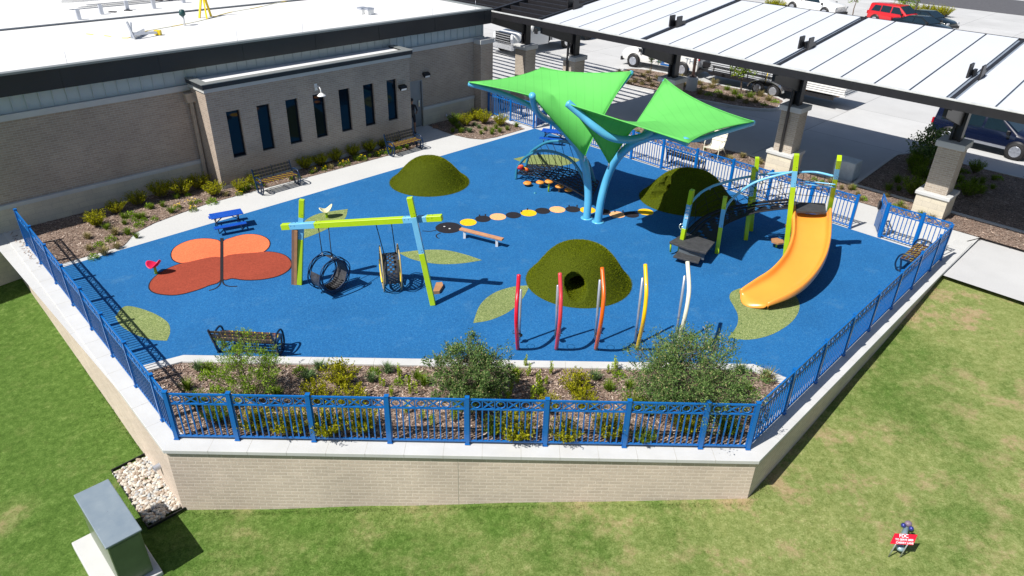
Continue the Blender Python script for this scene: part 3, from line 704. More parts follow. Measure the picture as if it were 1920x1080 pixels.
# ================================================================== GROUND ART (poured rubber inlays, flush sheets)
def inlay(name,pts,m,z=.004,parent=None,k=0,closed=True):
    w_=[Vector(p) for p in pts]
    if k: w_=crom(w_,k,True)
    bm=bmesh.new(); f=bm.faces.new([bm.verts.new((p.x,p.y,z)) for p in w_]); bm.normal_update()
    if f.normal.z<0: f.normal_flip()
    bmesh.ops.triangulate(bm,faces=[f]); me=bpy.data.meshes.new(name)
    loc=Vector((0,0,0)) if parent is None else parent.location
    bm.to_mesh(me); bm.free(); me.transform(Matrix.Translation(-loc)); me.materials.append(m)
    o=bpy.data.objects.new(name,me); COL.objects.link(o)
    if parent: o.parent=parent
    return o
pxs=lambda L,z=0.:[P(x,y,z) for x,y in L]
def leafshape(tipa,tipb,side1,side2):                        # two pointed ends, two bulging sides (pixels)
    a,c=P(*tipa),P(*tipb); s1=crom([a]+pxs(side1)+[c],6); s2=crom([c]+pxs(side2)+[a],6)
    return s1+s2[1:-1]
LV=[('pale green leaf inlay under the cream seat',leafshape((652,392),(565,449),[(646,411),(620,426),(592,439)],[(568,432),(572,414),(600,400)])),
 ('pale green leaf inlay right of the tyre swings',leafshape((747,474),(904,488),[(775,487),(820,495),(865,494)],[(875,478),(835,469),(790,469)])),
 ('pale green leaf inlay left of the middle grass mound',leafshape((887,606),(993,535),[(920,600),(955,584),(980,560)],[(960,538),(925,550),(900,572)])),
 ('pale green leaf inlay beneath the net arch climber',leafshape((962,298),(1090,300),[(985,306),(1020,312),(1060,310)],[(1065,293),(1030,290),(995,291)])),
 ('pale green leaf inlay crossed by the left fence shadow',leafshape((216,594),(313,639),[(228,612),(255,628),(285,637)],[(319,622),(313,603),(280,584),(236,574)])),
 ('large pale green leaf inlay at the foot of the slide',leafshape((1386,541),(1365,633),[(1371,548),(1368,560),(1376,575),(1383,590),(1383,606),(1376,620)],[(1405,637),(1450,626),(1488,600),(1499,570),(1480,545),(1430,535)]))]
for lb,ps in LV:
    o=inlay('leaf_mural',ps,LEAFG); tag(o,lb,'ground mural',group='leaf shapes in the rubber ground')
# butterfly
bt=thing('butterfly_mural','orange and brick red butterfly inlaid in the blue ground','ground mural',(-9.2,19,0))
upl=[(414,456),(400,449),(375,448),(350,453),(330,463),(322,475),(325,487),(338,493),(352,492),(414,484)]
upr=[(418,455),(435,446),(460,440),(485,441),(502,449),(505,460),(497,470),(480,477),(418,484)]
lol=[(414,483),(352,492),(322,501),(298,514),(283,529),(282,543),(298,551),(330,553),(362,546),(390,536),(414,524)]
lor=[(418,483),(480,474),(510,473),(535,480),(546,494),(540,507),(520,518),(490,524),(460,525),(436,522),(418,522)]
def ring(pl,wd,m,z,parent):
    w_=crom(pxs(pl),5,True); c=sum(w_,Vector((0,0,0)))/len(w_)
    n=len(w_); b=MB(); o=[]; 
    for i,p in enumerate(w_):
        t=(w_[(i+1)%n]-w_[i-1]).normalized(); nn=Vector((t.y,-t.x,0))
        if nn.dot(p-c)<0: nn=-nn
        o.append(p+nn*wd)
    inlay('outline',o,m,z,parent)
for nm,pl,m,z in (('upper_wing',upl,ORR,.008),('upper_wing',upr,ORR,.0085),('lower_wing',lol,RDR,.0105),('lower_wing',lor,RDR,.011)):
    ring(pl,.035,BLR,z-.004,bt)
    inlay(nm,pxs(pl),m,z,bt,k=5)
inlay('body',pxs([(413,447),(419,447),(419,527),(413,527)]),BLR,.0145,bt)
b=MB()
for pl in ([(415,524),(412,534),(404,541),(392,545)],[(417,524),(420,533),(430,537),(445,537)]):
    w_=crom(pxs(pl),5)
    for a,c in zip(w_[:-1],w_[1:]):
        t=(c-a).normalized(); s_=Vector((t.y,-t.x,0))*.022; z=Vector((0,0,.006)); b.quad(a-s_+z,a+s_+z,c+s_+z,c-s_+z)
b.build('antenna',BLR,bt)
# caterpillar
ct=thing('caterpillar_mural','caterpillar of black, yellow and peach discs inlaid in the blue ground','ground mural',(0,23,0))
def disc(c,ru,m,z,name,rv=None,parent=ct):
    return inlay(name,[c+Vector((ru*math.cos(2*math.pi*i/36),(rv or ru)*math.sin(2*math.pi*i/36),0)) for i in range(36)],m,z,parent)
disc(P(841,427),.445,BLR,.004,'head',.44)
for x,y in ((833,425),(843,429)): disc(P(x,y),.035,WHR,.008,'eye')
seg=[(878,417,YLR),(905.5,410.5,BLR),(933.5,406.5,PCR),(962.5,403.5,BLR),(991,399.5,YLR),(1017.5,395.5,BLR),(1045,393,PCR),(1074,392.5,BLR),(1102,394,YLR),(1131,397.5,BLR),(1157,402.5,PCR),(1184,402.5,BLR),(1210.5,397.5,YLR)]
for i,(x,y,m) in enumerate(seg): disc(P(x,y),.272 if m is BLR else .288,m,.0045+.0005*(i%2),'body_segment')
def stroke(pl,wd,nm,parent,m=BLR,z=.006):
    w_=crom(pxs(pl),4); b=MB()
    for a,c in zip(w_[:-1],w_[1:]):
        t=(c-a).normalized(); s_=Vector((t.y,-t.x,0))*wd; q=Vector((0,0,z)); b.quad(a-s_+q,a+s_+q,c+s_+q,c-s_+q)
    b.build(nm,m,parent)
stroke([(818,432),(805,434),(792,433)],.02,'antenna',ct); stroke([(826,437),(818,441),(820,446),(824,447)],.02,'antenna',ct)
for x,y in ((899,404),(910,403),(978,396),(989,392),(1067,386),(1082,386),(1153,396),(1168,396)): stroke([(x,y+2),(x,y-1.5)],.025,'foot',ct)
# ================================================================== TURF MOUNDS
def mound(name,c,R,H,label,cuts=(),flat=1.5,seed=1,ex=1.0):
    t=thing(name,label,'grass mound',c)
    nr,na=34,96; vs=[(0,0,H)]; rnd=random.Random(seed)
    def hz_(r): 
        q=min(1,r); return H*(.5+.5*math.cos(math.pi*q**flat))**.85
    for j in range(1,nr+1):
        r=j/nr
        for i in range(na):
            th=2*math.pi*i/na; rr=R*r; vs.append((rr*math.cos(th)*ex,rr*math.sin(th),hz_(r)+(.0 if j<nr else -.02)))
    fs=[(0,1+i,1+(i+1)%na) for i in range(na)]+[(1+(j-1)*na+i,1+j*na+i,1+j*na+(i+1)%na,1+(j-1)*na+(i+1)%na) for j in range(1,nr) for i in range(na)]
    fs.append(tuple(1+(nr-1)*na+i for i in range(na))[::-1])
    b=MB(); b.add(vs,fs,sm=True); o=b.build('turf_shell',TURFB,t,world=False)
    if cuts:
        for (p,q,r) in cuts:
            cut=MB(); cut.tube([Vector(p),Vector(q)],r,28,cap=False); n=28; L=len(cut.v)
            cut.f.append([L-2*n+i for i in range(n)]); cut.f.append([L-n+i for i in range(n)][::-1]); cut.m+=[0,0]; cut.s+=[False,False]
            co=cut.build('cut',TURFB,t,world=False)
            for q_ in (o,co):
                bm=bmesh.new(); bm.from_mesh(q_.data); bmesh.ops.remove_doubles(bm,verts=bm.verts,dist=1e-5); bmesh.ops.recalc_face_normals(bm,faces=bm.faces); bm.to_mesh(q_.data); bm.free()
            md=o.modifiers.new('b','BOOLEAN'); md.operation='DIFFERENCE'; md.object=co; md.solver='EXACT'
            bpy.context.view_layer.update(); dg=bpy.context.evaluated_depsgraph_get()
            me=bpy.data.meshes.new_from_object(o.evaluated_get(dg)); o.modifiers.clear(); o.data=me; bpy.data.objects.remove(co)
        if not me.uv_layers: me.uv_layers.new(name='UVMap')
        for po in me.polygons: po.use_smooth=po.area<.05
    # short turf fibres over every surface that shows
    me=o.data; b=MB(); me.calc_loop_triangles(); vv=me.vertices
    for tri in me.loop_triangles:
        p=[vv[i].co for i in tri.vertices]
        nrm=(p[1]-p[0]).cross(p[2]-p[0]); A=nrm.length/2
        if A<1e-7: continue
        nrm.normalize()
        if nrm.z<-.3 and max(q.z for q in p)<.03: continue
        k=A*3200; k=int(k)+(1 if rnd.random()<k-int(k) else 0)
        for _ in range(k):
            a,e=rnd.random(),rnd.random()
            if a+e>1: a,e=1-a,1-e
            q=p[0]+(p[1]-p[0])*a+(p[2]-p[0])*e; th=rnd.uniform(0,6.28); s_=Vector((math.cos(th),math.sin(th),0))*rnd.uniform(.004,.007)
            tip=q+nrm*rnd.uniform(.015,.03)+Vector((rnd.uniform(-.014,.014),rnd.uniform(-.014,.014),rnd.uniform(0,.012)))
            b.add([q-s_,q+s_,tip],[(0,1,2)])
    f=b.build('turf_fibre',TURF,t,world=False); f['kind']='stuff'
    return t
mound('turf_mound',(-3.32,26.12,0),1.53,.98,'round green turf mound near the building with no tunnel',seed=1,flat=1.45,ex=1.03)
mound('turf_mound',(1.98,18.55,0),1.60,1.12,'broad green turf mound with a dark tunnel mouth facing the front',cuts=[((-.24,-1.85,.36),(.15,1.9,.36),.25),((-.10,-1.9,.36),(-.24,-.8,.50),.31)],seed=2,flat=1.85,ex=1.0)
mound('turf_mound',(6.50,25.05,0),1.62,1.10,'half shaded turf mound behind the net climber with a side tunnel',cuts=[((-2.1,-.70,.42),(2.2,.75,.42),.25),((-2.1,-.80,.60),(-.75,-.20,.62),.36)],seed=3,flat=1.7,ex=1.12)
# ================================================================== SHADE SAILS
def surf(name,edge_pts,m,parent,rings=22,iters=260,thick=.012):
    N=len(edge_pts); c=sum(edge_pts,Vector((0,0,0)))/N
    g=[[edge_pts[i].lerp(c,1-j/rings) for i in range(N)] for j in range(1,rings+1)]
    import numpy as np
    G=np.array([[tuple(p) for p in r] for r in g]); cc=np.array(c)
    for _ in range(iters):
        inner=np.vstack([np.broadcast_to(cc,(1,N,3)),G[:-2]]); 
        lap=(np.roll(G[:-1],1,1)+np.roll(G[:-1],-1,1))*.5
        rad_=(inner+G[1:])*.5
        G[:-1]=.5*G[:-1]+.5*(.5*lap+.5*rad_); cc=G[0].mean(0)
    b=MB(); vs=[tuple(cc)]+[tuple(p) for r in G for p in r]
    fs=[(0,1+i,1+(i+1)%N) for i in range(N)]+[(1+(j-1)*N+i,1+j*N+i,1+j*N+(i+1)%N,1+(j-1)*N+(i+1)%N) for j in range(1,rings) for i in range(N)]
    b.add(vs,fs,sm=True); o=b.build(name,m,parent)
    md=o.modifiers.new('cloth','SOLIDIFY'); md.thickness=thick; md.offset=0
    MB().tube(edge_pts,.017,6,closed=True).build('edge_hem',m,parent)
    return o
def sail_edges(cs,sags,n=14):
    cen=sum(cs,Vector((0,0,0)))/len(cs); out=[]
    for i,a in enumerate(cs):
        c=cs[(i+1)%len(cs)]; sg=sags[i]; mid=(a+c)/2
        if isinstance(sg,(tuple,list)): off=Vector(sg)
        else: off=(cen-mid)*sg
        for k in range(n):
            t=k/n; out.append(a.lerp(c,t)+off*(4*t*(1-t)))
    return out
sh1=thing('shade_sail','left green shade sail on a curved light blue post','shade structure',P(1100,409),0,'green shade sails on curved blue posts')
sh2=thing('shade_sail','right green shade sail on a curved light blue post','shade structure',P(1121,416),0,'green shade sails on curved blue posts')
L_=P(879,154,4.3); M_=P(998,180,4.62); B1_=P(1097,292,2.32); R_=P(1184,134,4.8); T_=P(1017,126,4.3)
surf('canopy',sail_edges([L_,M_,B1_,R_,T_],[.10,-.02,.05,.15,.14]),SAIL,sh1)
T2=P(1066,195,4.72); BB=P(1291,268,4.42); R3=P(1414,228,4.2); T3=P(1247,147,4.4); B2_=P(1142,306,2.4)
surf('canopy',sail_edges([T2,BB,R3,T3,B2_],[.03,.12,.14,.04,.03]),SAIL,sh2)
def pz(L): return [P(x,y,z) for x,y,z in L]
def arm(t,L,r,nm='arm',m=SHB,n=14,k=8): MB().tube(crom(pz(L),k),r,n).build(nm,m,t)
arm(sh1,[(1100,409,0),(1103,370,.75),(1101,335,1.40),(1095,303,1.95),(1082,275,2.35),(1060,248,2.75),(1040,230,3.1)],[.135]*49,'post')
arm(sh1,[(1044,233,3.0),(1026,224,3.3),(1010,213,3.7),(1002,198,4.15),(998,179,4.66)],.105)
arm(sh1,[(1012,214,3.65),(985,194,3.85),(935,173,4.05),(879,157,4.22)],.085)
arm(sh1,[(1093,296,2.05),(1110,240,2.7),(1145,185,3.7),(1172,151,4.35),(1184,136,4.74)],.08)
arm(sh1,[(1060,248,2.75),(1045,200,3.1),(1025,150,3.8),(1018,130,4.24)],.08)
arm(sh2,[(1121,416,0),(1127,375,.8),(1138,335,1.55),(1155,300,2.3),(1182,273,3.0),(1215,258,3.55),(1250,254,3.98),(1287,266,4.32)],[.135]*40+[.115]*17,'post')
arm(sh2,[(1223,246,3.9),(1205,256,3.75),(1175,262,3.75),(1145,257,3.85),(1118,240,4.1),(1092,217,4.4),(1064,193,4.73)],.115)
arm(sh2,[(1200,262,3.2),(1222,225,3.3),(1242,180,3.8),(1247,150,4.33)],.08)
arm(sh2,[(1240,254,3.85),(1300,262,3.9),(1350,249,3.98),(1413,230,4.13)],.08)
for t,q in ((sh1,B1_),(sh2,B2_)): MB().tube([q,q-Vector((0,-.05,.22))],.03,6).build('clamp',CHROME,t)
MB().lathe([(.22,0),(.22,.02),(.15,.03)],P(1100,409),14).build('base_plate',SHB,sh1); MB().lathe([(.22,0),(.22,.02),(.15,.03)],P(1121,416),14).build('base_plate',SHB,sh2)
# ================================================================== SWING FRAME
sw=thing('swing_frame','lime and sky blue swing frame of tilted square beams','swing frame',P(690,545))
def banded(name,a,c,w_,h_,bands,parent,up=(0,0,1)):         # square beam in painted lengths, one mesh
    b=MB(); mats=[]; 
    for t0,t1,m in bands:
        if m not in mats: mats.append(m)
        b.cur=mats.index(m); b.bar(a.lerp(c,t0),a.lerp(c,t1),w_,h_,up=up)
    if BLK not in mats: mats.append(BLK)
    x_=(c-a).normalized(); y_=Vector(up).cross(x_).normalized(); z_=x_.cross(y_); b.cur=mats.index(BLK)
    for t0,t1,m in bands:
        if m is SKYB or m is LIME and t0>0:
            for tt in (t0+.012,t0+.035):
                for s_ in (-1,1):
                    q=a.lerp(c,tt); b.ell(q+y_*s_*(w_/2)+z_*h_*.2,(.013,.013,.013),6,4); b.ell(q+z_*s_*(h_/2)+y_*w_*.2,(.013,.013,.013),6,4)
    return bevel(b.build(name,mats,parent),.008,1)
pa=P(562,533); pb=P(566,374,2.62)
banded('post',pa,pb,.14,.12,[(0,.55,LIME),(.55,.80,SKYB),(.80,1,LIME)],sw,up=(0,1,0))
pc=P(812,571); pd=P(768,370,3.13)
banded('post',pc,pd,.15,.14,[(0,.50,LIME),(.50,.83,SKYB),(.83,1,LIME)],sw,up=(0,1,0))
ba=P(529,425,1.78); bb=P(829,408,2.58)
off=Vector((0,-.14,0))
banded('cross_beam',ba,bb,.15,.16,[(0,.055,LIME),(.055,.215,SKYB),(.215,.77,LIME),(.77,.91,SKYB),(.91,1,LIME)],sw)
b=MB(); q0=P(552,533); q1=q0+Vector((.24,0,1.74)); b.cur=0; b.bar(q0+Vector((.04,0,0)),q1+Vector((.04,0,0)),.08,.1,up=(0,1,0)); b.cur=1; b.bar(q0+Vector((-.042,.02,0)),q1+Vector((-.042,.02,0)),.08,.1,up=(0,1,0))
b.build('side_board',[BROWN,BROWN2],sw)
def beam_at(t): return ba.lerp(bb,t)
def tyre(name,label,c,axis,R,Wd,hang,mat_list,kind):
    t=thing(name,label,'tyre swing',c); ax=Vector(axis).normalized(); e=Vector((0,0,1)); f=ax.cross(e).normalized(); c=Vector(c)
    def circ(rr,o,wob=0,ph=0,n=40): return [c+ax*o+(f*math.cos(2*math.pi*i/n)+e*math.sin(2*math.pi*i/n))*(rr+wob*math.sin(2*math.pi*i/n*6+ph)) for i in range(n)]
    return t,ax,e,f,circ
# first swing: navy hoop basket
sc_=P(617,512,.62)
t,ax,e,f,circ=tyre('tyre_swing','navy rubber hoop tyre swing with wavy treads, left under the beam',sc_,(.80,-.60,0),.42,.5,None,None,0)
b=MB()
for o_ in (-.25,.25):
    for rr,wb in ((.43,.0),(.465,.014),(.505,.02),(.545,.014)): b.tube(circ(rr,o_,wb,rr*40),.0135,5,closed=True)
b.build('rim',TYRE,t)
b=MB(); n=48
for a0,a1 in ((math.pi*.55,math.pi*2.12),):
    k=30
    for i in range(k):
        th0=a0+(a1-a0)*i/k; th1=a0+(a1-a0)*(i+1)/k
        P_=lambda th,o_,rr: sc_+ax*o_+(f*math.cos(th)+e*math.sin(th))*rr
        b.quad(P_(th0,-.2,.46),P_(th1,-.2,.46),P_(th1,.2,.46),P_(th0,.2,.46))
o=b.build('tread_band',mat('worn_rubber',(.05,.05,.055),.35,var=.5,vs=8),t); md=o.modifiers.new('s','SOLIDIFY'); md.thickness=.02
b=MB()
for i in range(10): 
    th=math.pi*1.25+.5*math.pi*i/10; pp=sc_+(f*math.cos(th)+e*math.sin(th))*.43; b.tube([pp-ax*.18,pp+ax*.18],.02,6)
b.build('seat_cushion',BLK,t)
tp=sc_+e*.45
MB().tube([beam_at(.235)+Vector((0,0,-.1)),tp-ax*.20],.013,6).build('hanger_rope',ROPE,t); MB().tube([beam_at(.30)+Vector((0,0,-.1)),tp+ax*.20],.013,6).build('hanger_rope',ROPE,t)
b=MB(); b.tube([tp-ax*.2,tp-ax*.2+e*.12],.02,6); b.tube([tp+ax*.2,tp+ax*.2+e*.12],.02,6); b.build('shackle',CHROME,t)
# second swing: seen edge on, tan side plates and yellow grips
s2=P(733,503,.62)
t,ax,e,f,circ=tyre('tyre_swing','tyre swing seen edge on with tan side plates and yellow grips',s2,(.96,.27,0),.45,.4,None,None,0)
b=MB()
for o_ in (-.26,.24):
    for rr,wb in ((.40,.012),(.46,.012),(.52,.02)): b.tube([q+e*((q-s2).dot(e))*.30*abs((q-s2).dot(e))/rr for q in circ(rr,o_,wb,rr*30)],.018,5,closed=True)
b.build('side_plate',TANP,t)
b=MB(); k=40
for i in range(k):
    th=2*math.pi*i/k; 
    for j in range(6):
        if (i+j)%2==0 or j in (0,5):
            o0=-.2+.4*j/6; P_=lambda th,o_,rr: s2+ax*o_+(f*math.cos(th)+e*math.sin(th))*rr
            b.quad(P_(th,o0,.43),P_(th+2*math.pi/k,o0,.43),P_(th+2*math.pi/k,o0+.066,.43),P_(th,o0+.066,.43))
o=b.build('tread_band',bpy.data.materials['worn_rubber'],t); md=o.modifiers.new('s','SOLIDIFY'); md.thickness=.02
for sgn in (-1,1):
    b=MB(); b.tube([s2+ax*(.27*sgn)+(f*math.cos(th)+e*math.sin(th))*.47 for th in [math.pi*(1.0+.5*i/8) if sgn>0 else math.pi*(.95+.5*i/8) for i in range(9)]],.028,7); b.build('grip',YEL,t)
tp=s2+e*.45
MB().tube([beam_at(.60)+Vector((0,0,-.1)),tp-ax*.16],.013,6).build('hanger_rope',ROPE,t); MB().tube([beam_at(.695)+Vector((0,0,-.1)),tp+ax*.16],.013,6).build('hanger_rope',ROPE,t)
t=thing('stepping_pad','small tan and black wedge pad at the foot of the swing post','play step',P(822,546)); 
MB().extr([P(812,552),P(818,535),P(829,534),P(831,540),P(824,551)],(0,0,.1),m=0).build('pad',BROWN,t)
# ================================================================== CURVED SOUND POLES
cols=[('red',(.62,.006,.03)),('coral',(.66,.05,.06)),('orange',(.74,.13,.005)),('yellow',(.85,.52,.004)),('cream',(.78,.77,.60))]
spr=[([(971,655),(969,625),(968,600),(969,570),(971,545),(973,515)],1.0,None),([(1043,655),(1047,625),(1050,600),(1051.5,570),(1051.5,545),(1050,512)],1.03,((1042,633),(1046,535),1.75)),
 ([(1117,655),(1123,625),(1127.5,600),(1131,570),(1132,545),(1129,502)],1.08,((1116,636),(1125,525),1.85)),([(1194,655),(1202,622),(1207,597),(1211,565),(1212,540),(1210,496)],1.11,((1191,640),(1205,521),1.9)),
 ([(1268,657),(1277,622),(1284,595),(1290,563),(1292,535),(1289,491)],1.14,((1266,640),(1284,517),1.95))]
for (cn,cc),(pp,hk,inner) in zip(cols,spr):
    base=P(*pp[0]); t=thing('curved_pole','tall curved %s pole in the row of five'%cn,'play pole',base,0,'row of five curved coloured poles')
    pts=crom([P(x,y,z*hk) for (x,y),z in zip(pp,(0,.66,1.10,1.48,1.73,2.08))],6)
    MB().tube(pts,.050,14).build('pole',mat(cn+'_pole_paint',cc,.3,var=.05,coat=.4),t)
    if inner: i0,i1,hi_=inner; ia=P(*i0,.12); ib=P(*i1,hi_)
    else: ia=base+Vector((.03,.27,.1)); ib=ia+Vector((0,0,1.5))
    MB().tube([ia,ib],.033,10).build('chime_tube',SILV,t)
    b=MB(); c=pts[6]; b.tube([c+Vector((-.1,0,0)),c+Vector((.1,0,0))],.012,6); b.torus(c+Vector((0,.16,-.06)),.10,.006,n=16,m_=4,y=(0,1,0)); b.build('mallet_clamp',BRWN if False else BLK,t)
    MB().lathe([(.0,.26),(.075,.255),(.075,.235),(0,.23)],base+Vector((.04,.28,0)),16).build('drum_disc',BLK,t)
# ================================================================== NET CLIMBER WITH SLIDE
cl=thing('net_climber','lime post climber with a black net bridge up to the slide deck','play structure',P(1400,450))
def post(a,c,bands,w_=.13,h_=.16,ang=0): return banded('post',a,c,w_,h_,bands,cl,up=(math.sin(ang),math.cos(ang),0))
p1a=P(1275,472); p1b=P(1298,356,2.2)
post(p1a,p1b,[(0,.40,LIME),(.40,.78,SKYB),(.78,1,LIME)],ang=.6)
p2a=P(1344,474); p2b=P(1360,369,1.97)
post(p2a,p2b,[(0,.48,LIME),(.48,.80,SKYB),(.80,1,LIME)],ang=.3)
p3a=P(1398,449); p3b=P(1414,314,2.5)
post(p3a,p3b,[(0,.62,LIME),(.62,.84,SKYB),(.84,1,LIME)],ang=.2)
p4a=P(1408,432); p4b=P(1420,295,2.6)
post(p4a,p4b,[(0,.62,LIME),(.62,.82,SKYB),(.82,1,LIME)],ang=.2)
p5a=P(1472,481); p5b=P(1494,289,3.38)
post(p5a,p5b,[(0,.70,LIME),(.70,.85,SKYB),(.85,1,LIME)],w_=.15,h_=.17,ang=.3)
p6b=P(1574,296,3.42); p6a=Vector((10.35,21.55,0))
post(p6a,p6b,[(0,.80,LIME),(.80,.91,SKYB),(.91,1,LIME)],w_=.13,h_=.26,ang=.35)
def tx(body,size,M,m,parent,name='lettering',ext=.003,al='CENTER',bold=0.):
    cu=bpy.data.curves.new('t','FONT'); cu.body=body; cu.size=size; cu.extrude=ext; cu.align_x=al; cu.align_y='CENTER'; cu.space_line=1.12; cu.offset=bold; cu.shear=.15 if bold else 0
    ob=bpy.data.objects.new('t',cu); COL.objects.link(ob); bpy.context.view_layer.update()
    me=bpy.data.meshes.new_from_object(ob.evaluated_get(bpy.context.evaluated_depsgraph_get())); bpy.data.objects.remove(ob)
    me.transform(M); me.name=name; me.materials.clear(); me.materials.append(m)
    o=bpy.data.objects.new(name,me); COL.objects.link(o)
    if parent is not None:
        me.transform(WM(parent).inverted()); o.parent=parent
    return o
LETW=mat('white_lettering',(.75,.78,.82),.5)
_ax=(p1b-p1a).normalized(); _nx=Vector((.56,-.82,0)).normalized(); 
# characters down the leaning post, on its camera-side face
_fn=(Vector((-.3,-1,0))-_ax*_ax.dot(Vector((-.3,-1,0)))).normalized(); _up=-_ax.cross(_fn)
pc_=p1a.lerp(p1b,.66)+_fn*.095
Mx=Matrix((( _ax.x,_up.x,_fn.x,pc_.x),(_ax.y,_up.y,_fn.y,pc_.y),(_ax.z,_up.z,_fn.z,pc_.z),(0,0,0,1)))
if Matrix(((_ax.x,_up.x,_fn.x),(_ax.y,_up.y,_fn.y),(_ax.z,_up.z,_fn.z))).determinant()<0: _up=-_up; Mx=Matrix((( _ax.x,_up.x,_fn.x,pc_.x),(_ax.y,_up.y,_fn.y,pc_.y),(_ax.z,_up.z,_fn.z,pc_.z),(0,0,0,1)))
tx('B B B B',.14,Mx,LETW,cl)
# steps at the low end
def deckpoly(pts,z,th,name,m=PAD):
    o=MB().extr([P(x,y,z)-Vector((0,0,th)) for x,y in pts],(0,0,th)).build(name,m,cl); return bevel(o,.012,2)
deckpoly([(1255,453),(1284,436),(1341,453),(1324,474),(1291,466)],.48,.07,'low_deck')
deckpoly([(1262,480),(1272,470),(1321,470),(1310,492),(1287,487)],.22,.06,'step')
b=MB(); w_=pz([(1274,462,.40),(1291,468,.40),(1322,474,.40)])
for a,c in zip(w_[:-1],w_[1:]): b.extr([a+Vector((0,0,0)),c,c-Vector((0,0,.26)),a-Vector((0,0,.26))],(0,.03,0))
b.build('riser',mat('grey_riser',(.10,.12,.14),.5),cl)
b=MB(); b.tube([P(1257,472,.1),P(1258,455,.44)],.03,8); b.build('deck_leg',LIME,cl)
# top deck
TD=[P(1489,381,1.6),P(1545,384,1.6),P(1547,397,1.6),P(1496,394,1.6)]
TD=[P(1486,378,1.6),P(1548,381,1.6),P(1549,398,1.6),P(1494,395,1.6)]
bevel(MB().extr([p-Vector((0,0,.08)) for p in TD],(0,0,.08)).build('top_deck',PAD,cl),.012,2)
# bridge of woven belts
near=crom(pz([(1341,452,.46),(1357,424,.72),(1389,408,.98),(1421,398,1.25),(1476,391,1.48),(1494,392,1.56)]),8)
far=crom(pz([(1286,434,.46),(1316,408,.70),(1354,391,.95),(1390,384,1.2),(1428,378,1.42),(1484,373,1.56)]),8)
n=len(near); b=MB()
for i in range(n-1):
    for j in range(7):
        if (i*3+j)%4!=1 or j in (0,6) or i%4==0:
            a0=near[i].lerp(far[i],j/7); a1=near[i].lerp(far[i],(j+1)/7); c0=near[i+1].lerp(far[i+1],j/7); c1=near[i+1].lerp(far[i+1],(j+1)/7)
            sag=Vector((0,0,-.10*math.sin(math.pi*(j+.5)/7))); b.quad(a0+sag,a1+sag,c1+sag,c0+sag)
o=b.build('belt_bridge',BLK,cl); md=o.modifiers.new('s','SOLIDIFY'); md.thickness=.02
b=MB(); b.tube(near,.022,6); b.tube(far,.022,6); b.build('bridge_rope',ROPE,cl)
def tb(L,r=.035,nm='guard_tube',m=SKYB): 
    c=crom(pz(L),8); MB().tube(c,r,10).build(nm,m,cl); return c
t1=tb([(1296,380,1.62),(1312,363,1.85),(1332,351,2.0),(1355,343,2.1),(1385,335,2.15),(1412,330,2.18)],.04)
t2=tb([(1357,402,1.35),(1362,388,1.55),(1372,374,1.78),(1390,358,2.05),(1416,342,2.3),(1450,331,2.55),(1488,322,2.75)],.04)
t3=tb([(1424,328,2.15),(1450,325,2.4),(1486,323,2.72)],.035)
t4=tb([(1498,323,2.78),(1530,323,2.82),(1562,330,2.85)],.035)
tb([(1500,338,2.45),(1566,346,2.55)],.02); tb([(1500,344,2.35),(1566,351,2.42)],.02)
b=MB()
def ropes(top,bot,k):
    for i in range(k+1):
        a=top[min(len(top)-1,int(i*(len(top)-1)/k))]; c=bot[min(len(bot)-1,int(i*(len(bot)-1)/k))]; b.tube([a,c],.009,5)
ropes(t1,far,7); ropes(t2,near,7); ropes(t3,far[-14:],4)
tq=[p for p in pz([(1430,355,1.95),(1455,352,2.1),(1488,348,2.2)])]
for fr_ in (.3,.55,.8):
    b.tube([t1[i].lerp(far[min(len(far)-1,int(i*len(far)/len(t1)))],fr_) for i in range(0,len(t1),4)]+[t3[-1].lerp(far[-1],fr_)],.008,5)
    b.tube([t2[i].lerp(near[min(len(near)-1,int(i*len(near)/len(t2)))],fr_) for i in range(0,len(t2),4)],.008,5)
for i in range(6):
    a=t4[int(i*(len(t4)-1)/5)]; c=TD[0].lerp(TD[1],i/5); b.tube([a,c],.008,5)
for fr_ in (.25,.5,.75): b.tube([t4[0].lerp(TD[0],fr_),t4[-1].lerp(TD[1],fr_)],.008,5)
b.build('guard_net',ROPE,cl)
b=MB()
for i in range(4): 
    for L in (t1,t2): q=L[int((i+1)*(len(L)-1)/5)]; b.tube([q,q-Vector((0,0,.1))],.018,6)
b.build('rope_ferrule',CHROME,cl)
b=MB(); q=P(1279,425,.85); b.torus(q,.09,.015,n=16,m_=6,y=(0,.3,1)); b.tube([q+Vector((-.02,0,-.2)),q],.016,6); b.build('grab_loop',CHROME,cl)
for x,y,lb in ((1458,451,'brown six sided stepping pad left of the slide'),(1484,444,'brown stepping pad half hidden by the slide post'),(1484,424,'brown stepping pad furthest back beside the slide')):
    c=P(x,y,.25); t=thing('stepping_pad',lb,'play step',(c.x,c.y,0)); 
    MB().extr([c+Vector((.22*math.cos(k*math.pi/3+.3),.22*math.sin(k*math.pi/3+.3),-.05)) for k in range(6)],(0,0,.05)).build('pad',BROWN,t)
    MB().tube([(c.x,c.y,0),(c.x,c.y,.2)],.03,8).build('stem',LIME,t)
